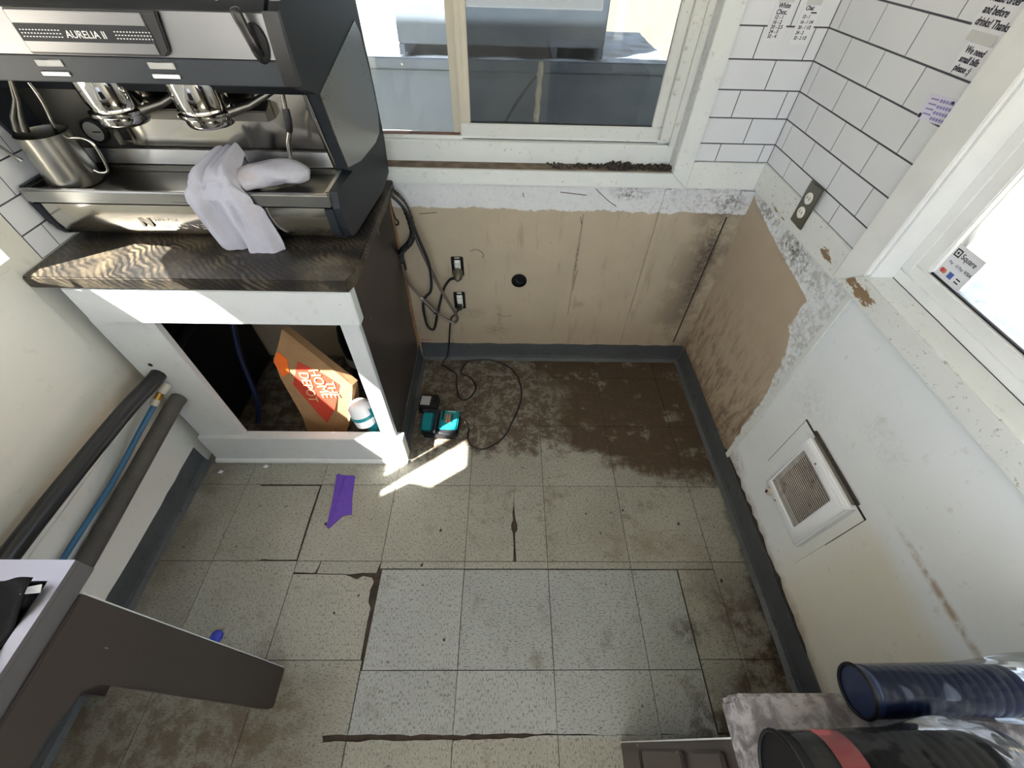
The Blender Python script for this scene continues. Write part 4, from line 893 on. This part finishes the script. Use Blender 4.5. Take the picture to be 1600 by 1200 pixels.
# ---- papers
def note(name, label, corner, right, upv, w_, h, mat='paper', nrm=None):
    r = Vector(right).normalized(); u = Vector(upv).normalized(); n = r.cross(u)
    t = thing(name, label, 'note', corner); c = Vector(corner)+r*w_/2+u*h/2
    MB().obox(c+n*.0006, r, u, n, (w_/2, h/2, .0004)).build('paper', mat, t); return t, r, u, n
yb = YB-.0034; xr = XR-.0034
t, r, u, n = note('recipe_note', 'taped white note headed White Choc on the back tiles', (.884,yb,1.340), (1,0,0), (-.02,0,1), .054, .098)
MB().obox(Vector((.911,yb-.0012,1.432)), (1,0,0), (0,1,0), (0,0,1), (.022,.0002,.008)).build('clear_tape', 'tapec', t)
for k, s in enumerate(('White', 'Choc.')): text(s, 'handwriting', 'ink', (.893,yb-.0012,1.4125-k*.0135), r, u, .0155, t, shear=.15, width=.85, bold=.022)
for k, s in enumerate(('12 - 1', '16 - 2', '20 - 2.5', '24 - 3', '32 - 4')): text(s, 'handwriting', 'ink', (.893,yb-.0012,1.389-k*.0105), r, u, .0115, t, shear=.12, width=.95, bold=.022)
t, r, u, n = note('recipe_note', 'taped white note headed Chai beside the wall corner', (.963,yb,1.333), (1,0,0), (.0,0,1), .054, .098)
MB().obox(Vector((.990,yb-.0012,1.427)), (1,0,0), (0,1,0), (0,0,1), (.022,.0002,.007)).build('clear_tape', 'tapec', t)
text('Chai:', 'handwriting', 'ink', (.972,yb-.0012,1.4095), r, u, .0135, t, shear=.15, width=.85, bold=.022); MB().box(.992, 1.008, yb-.0014, yb-.0010, 1.4025, 1.4055).build('underline', 'ink', t)
for k, s in enumerate(('12 - 1', '16 - 1 1/4', '20 - 1 1/2', '24 - 2', '32 - 2 1/2')): text(s, 'handwriting', 'ink', (.972,yb-.0012,1.392-k*.0118), r, u, .0110, t, shear=.12, width=.85, bold=.022)
t, r, u, n = note('counter_note', 'taped white note asking to pay before drinks high on the right tiles', (xr,.264,1.440), (0,-1,0), (0,0,1), .105, .066)
for k, s in enumerate(('Please order', 'and before', 'drinks! Thanks!')): text(s, 'handwriting', 'ink', (xr-.0012,.258,1.4865-k*.0175), r, u, .0175, t, shear=.18, width=.80, bold=.022)
MB().obox((xr-.0012,.22,1.436), (0,-1,0), (1,0,0), (0,0,1), (.035,.0002,.008)).build('clear_tape', 'tapec', t)
t, r, u, n = note('counter_note', 'small white note asking for small bills beside the window casing', (xr,.246,1.377), (0,-1,0), (0,0,1), .078, .050)
for k, s in enumerate(('We need', 'small bills', 'please :)')): text(s, 'handwriting', 'ink', (xr-.0012,.238,1.411-k*.0145), r, u, .0155, t, shear=.18, width=.85, bold=.022)
t, r, u, n = note('stamp_card', 'lilac printed stamp card taped on the right tiles', (xr,.249,1.290), (0,-1,.10), (0,.10,1), .080, .047, 'paper2')
for k in range(5):
    for j in range(4):
        c = Vector((xr,.249,1.290))+r*(.040+k*.0082)+u*(.007+j*.0105)+n*.0012; MB().lathe([(.0034,0),(.0034,.0003)], c, n, 8).build('stamp_spot', 'inkv', t)
for k, (a, b_, s_z) in enumerate(((.006,.007,.0048), (.070,.040,.0032))): MB().lathe([(s_z,0),(s_z,.0004)], Vector((xr,.249,1.290))+r*a+u*b_+n*.0012, n, 10).build('logo_spot', 'ink', t)
for k in range(4): MB().obox(Vector((xr,.249,1.290))+r*.022+u*(.012+k*.009)+n*.0013, r, u, n, (.011,.0014,.0002)).build('print_line', 'inkv', t)
# payment sticker in the window corner
xg = XR+.0745
t, r, u, n = note('payment_sticker', 'white Square payment sticker in the lower corner of the right window', (xg,.013,1.043), (0,-1,0), (0,0,1), .076, .076)
b0 = Vector((xg,.013,1.043))
def at(a, b_): return b0+r*a+u*b_+n*.0012
lg = MB(); c = at(.013, .060)
for (a0, a1, b1, b2) in ((-.008,.008,.0055,.008), (-.008,.008,-.008,-.0055), (-.008,-.0055,-.0055,.0055), (.0055,.008,-.0055,.0055), (-.0022,.0022,-.0022,.0022)):
    lg.obox(c+r*((a0+a1)/2)+u*((b1+b2)/2), r, u, n, ((a1-a0)/2, (b2-b1)/2, .0003))
lg.build('logo_mark', 'ink', t)
text('Square', 'lettering', 'ink', at(.025, .0545), r, u, .0165, t, width=.92)
text('Pay', 'lettering', 'pale', at(.010, .036), r, u, .008, t); text('G Pay', 'lettering', 'pale', at(.029, .036), r, u, .009, t); text('VISA', 'lettering', 'ink', at(.054, .036), r, u, .010, t, shear=.2)
MB().lathe([(.0055,0),(.0055,.0003)], at(.011,.017), n, 16).build('card_mark', 'cardred', t); MB().lathe([(.0055,0),(.0055,.0002)], at(.017,.017), n, 16).build('card_mark', 'cardor', t)
MB().obox(at(.036,.017), r, u, n, (.0065,.0065,.0003)).build('card_mark', 'cardblue', t)
for k in (0, 1): MB().obox(at(.058,.020-k*.007), r, u, n, (.006,.0012,.0003)).build('card_mark', 'ink', t)

# ================================================================== ON THE FLOOR
tp = MB().prism([(-.560,.047),(-.548,.050),(-.546,.044),(-.482,.040),(-.470,-.06),(-.455,-.128),(-.488,-.134),(-.500,-.150),(-.528,-.186),(-.540,-.178),(-.546,-.08)], 'z', .0008, .0022).build('masking_tape', 'purple'); tag(tp, 'strip of purple masking tape stuck to the floor tiles', 'tape')
for k, pts in enumerate(([(-.535,-.16),(-.528,-.02),(-.522,.03),(-.525,-.03),(-.530,-.15)],)):
    MB().prism(pts, 'z', .0022, .0042).build('tape_crease', 'purple', tp)
cpz = thing('bottle_cap', 'small blue plastic cap lying on the floor near the steel table', 'cap', (-.788, -.545, 0))
cb = MB().lathe([(.016,0),(.018,.002),(.018,.009),(.016,.011)], (-.788,-.545,.001), (0,0,1), 28).build('cap_shell', 'blue', cpz, smooth=True)
MB().lathe([(.0188,0),(.0188,.003)], (-.788,-.545,.003), (0,0,1), 40).build('cap_ridge', 'blue', cpz)
for (x, y), lb in (((-1.045,.055), 'tiny white paper scrap on the floor nearest the left baseboard'), ((-.868,.082), 'tiny white paper sliver on the floor below the cabinet rail')):
    tag(MB().prism([(x-.010,y-.006),(x+.006,y-.008),(x+.011,y+.003),(x-.003,y+.008)], 'z', .0008, .0026).build('paper_scrap', 'paper'), lb, 'paper')

rs = random.Random(21)
for (x, y, r_) in ((-.05,-.555,.0050), (-.155,-.318,.0055), (-.545,-.165,.0060), (-.10,-.19,.0060), (.83,-.16,.0060), (.62,-.105,.0045), (-.43,-.475,.0040), (-.36,-.42,.0035), (.93,-.37,.0050), (.47,-.12,.004)):
    MB().prism([(x+math.cos(a)*r_*rs.uniform(.6,1.2), y+math.sin(a)*r_*rs.uniform(.6,1.4)) for a in [k*math.pi/4 for k in range(8)]], 'z', .0001, .0016).build('floor_crumb', 'subfloor', floor)
# torn paint and gap above the right baseboard, scuffs on the walls
tg = [(.12,.112)]
for k in range(26): tg.append((.12-.028*k-.014, .118+rs.uniform(0, .020)*(1 if 4 < k < 20 else .4)))
MB().prism(tg+[(-.62,.112)], 'x', XR-.0012, XR-.0002).build('torn_gap', 'debris', wall_right)
for pts in ([(-.01,.632),(.02,.640),(.045,.618),(.04,.602)], [(.43,.79),(.438,.76)], [(.452,.55),(.447,.50),(.446,.44)], [(.10,.30),(.13,.285),(.17,.288)], [(-.20,.79),(-.13,.797)], [(.20,.88),(.205,.862)], [(.47,.90),(.52,.86),(.56,.835)], [(.34,.885),(.44,.875)]):
    MB().tube(spline([(x, YB-.0006, z) for x, z in pts], 4), .0016, 5).build('scuff_mark', 'ledge', wall_back)

# ================================================================== STEEL TABLE, LEFT FOREGROUND
tb = thing('prep_table', 'brown base table with stainless steel top in the left foreground', 'table', (-.83, -1.05, 0))
tt = MB()
TX0, TX1, TY0, TY1 = -1.118, -.545, -1.55, -.590; BX0, BX1, BY0, BY1 = -.92, -.566, -1.05, -.622
for a in ((TX0,TX1,BY1,TY1), (TX0,TX1,TY0,BY0), (TX0,BX0,BY0,BY1), (BX1,TX1,BY0,BY1)): tt.box(a[0], a[1], a[2], a[3], .877, .885)
tt.build('steel_top', 'tsteel', tb)
MB().box(TX1-.004, TX1, TY0, TY1, .842, .8768).build('front_lip', 'tsteel', tb, bevel=.001)
MB().box(TX0, TX1-.0045, TY1-.004, TY1, .842, .8768).build('side_lip', 'tsteel', tb)
MB().prism([(-.632,.002),(-.640,.0),(-.727,.0),(-.734,.03),(-.734,.70),(-.75,.735),(-.80,.755),(-1.50,.765),(-1.50,.841),(-.628,.841)], 'x', -.562, -.540).build('side_frame', 'brown', tb, bevel=.0015)
MB().box(-1.10, -.5625, -.652, -.630, .76, .841).build('rear_apron', 'brown', tb)
MB().box(-1.10, -1.05, -.70, -.6525, .001, .841).build('rear_leg', 'brown', tb)
MB().box(-.5620, -.5405, -.6295, -.6275, .01, .84).build('painted_edge', 'cabwhite', tb)
bn = thing('black_bin', 'black cloth-lined bin sunk into the steel table top', 'bin', (-.75, -.85, .70))
b = MB(); ringo = lambda x0, x1, y0, y1, z: [(x0,y0,z),(x1,y0,z),(x1,y1,z),(x0,y1,z)]
vs = ringo(BX0+.002, BX1-.002, BY0+.002, BY1-.002, .884) + ringo(BX0+.02, BX1-.02, BY0+.02, BY1-.02, .70)
b.poly(vs, [(k, (k+1) % 4, 4+(k+1) % 4, 4+k) for k in range(4)] + [(4,5,6,7)])
b.build('bin_liner', 'fabric', bn)
def cloth(u_, v_):
    e = min(u_, 1-u_, v_, 1-v_); x = BX0+.002+(BX1-BX0-.004)*u_; y = BY0+.002+(BY1-BY0-.004)*v_
    j = .010*math.sin(u_*23+v_*7)+.008*math.sin(v_*31-u_*11)
    z = .886+.016*math.exp(-(e/.05)**2)*(.4+.6*abs(math.sin(u_*9+v_*12)))-.05*min(1, e*4)+.010*math.sin(u_*19+v_*5)*math.sin(v_*17)
    return (x+j*.35*(1 if .02 < e else 0), y+j*.35*(1 if .02 < e else 0), z)
MB().grid(cloth, 36, 36).build('black_cloth', 'fabric', bn, smooth=True, solid=.003)
MB().poly([(-.578,-.634,.897),(-.566,-.628,.890),(-.574,-.646,.904),(-.560,-.640,.890)], [(0,1,3,2)]).build('torn_film', 'paper', bn, solid=.0006)

# ================================================================== RIGHT FOREGROUND COUNTER
rc = thing('side_cabinet', 'brown panelled base cabinet under the grey speckled counter', 'cabinet', (.77, -1.2, 0))
MB().box(.486, 1.040, -1.70, -.812, .001, .858).build('cabinet_body', 'brown', rc, bevel=.002)
MB().box(.4858, .4875, -.8119, -.8095, .01, .855).build('chipped_edge', 'cabwhite', rc)
for z0, z1 in ((.06,.235), (.26,.545), (.60,.735)): MB().box(.476, .4855, -1.10, -.826, z0, z1).build('raised_panel', 'brown', rc, bevel=.003)
sl_ = MB().prism([(.452,-.766),(.445,-.772),(.447,-1.72),(1.050,-1.72),(1.050,-.766)], 'z', .860, .900).build('speckled_countertop', 'ggrey', bevel=.004); tag(sl_, 'grey speckled countertop at the lower right corner', 'countertop')
def sleeve(name, label, y, x0, x1, r, mat, bulge, ex, band=None, z0=.9005, rim=True):
    t = thing(name, label, 'lid sleeve', ((x0+x1)/2, y, z0)); zc = z0+r
    n_ = 16
    prof = []
    for k in range(n_):
        a = x0+(x1-x0)*k/n_; st = (x1-x0)/n_; prof += [(r-.0007, a), (r, a+st*.25), (r, a+st*.75), (r-.0007, a+st*.99)]
    MB().lathe(prof, (0,y,zc), (1,0,0), 28).build('lid_stack', mat, t, smooth=True)
    if rim: MB().tube([(x0-.001, y+math.cos(a)*(r+.001), zc+math.sin(a)*(r+.001)) for a in [math.pi*2*k/28 for k in range(29)]], .0022, 8).build('lid_rim', 'vblack', t, smooth=True)
    if band: MB().lathe([(r+.0012,band[0]),(r+.0012,band[1])], (0,y,zc), (1,0,0), 28, cap=False).build('paper_band', 'pink', t, smooth=True)
    rr = random.Random(name+label); ph = [rr.uniform(0,6) for _ in range(6)]
    def f(u_, v_):
        a = 2*math.pi*v_; x = x0+.012+(ex-x0-.012)*u_; q_ = r*1.03+bulge*math.exp(-((u_-.72)/.22)**2)
        if u_ > .86: q_ *= max(.12, 1-((u_-.86)/.14)**1.5*.9)
        q_ *= 1+(.022*math.sin(4*a+7*u_+ph[0])+.014*math.sin(7*a-13*u_+ph[1])+.010*math.sin(3*a+19*u_+ph[2]))*min(1, u_*4)
        return (x, y+math.cos(a)*q_, max(z0+.001, zc+math.sin(a)*q_+bulge*.4*math.exp(-((u_-.72)/.22)**2)))
    MB().grid(f, 40, 48).build('plastic_wrap', 'film', t, smooth=True)
    return t
sleeve('lid_sleeve', 'black lid stack with red band in clear plastic, nearest the viewer', -.855, .458, .685, .049, 'vblack', .010, .745, (.500,.530))
sleeve('lid_sleeve', 'navy lid stack in crinkled clear plastic against the right wall', -.766, .600, .80, .0285, 'dblue', .012, .93, None, .9005, True)
wl_ = MB().lathe([(.040,0),(.042,.004),(.038,.012),(.034,.016),(.020,.020),(.004,.021)], (.735,-.935,.901), (0,0,1), 32).build('cup_lid', 'lidw', smooth=True); tag(wl_, 'white cup lid lying on the grey speckled counter', 'lid')
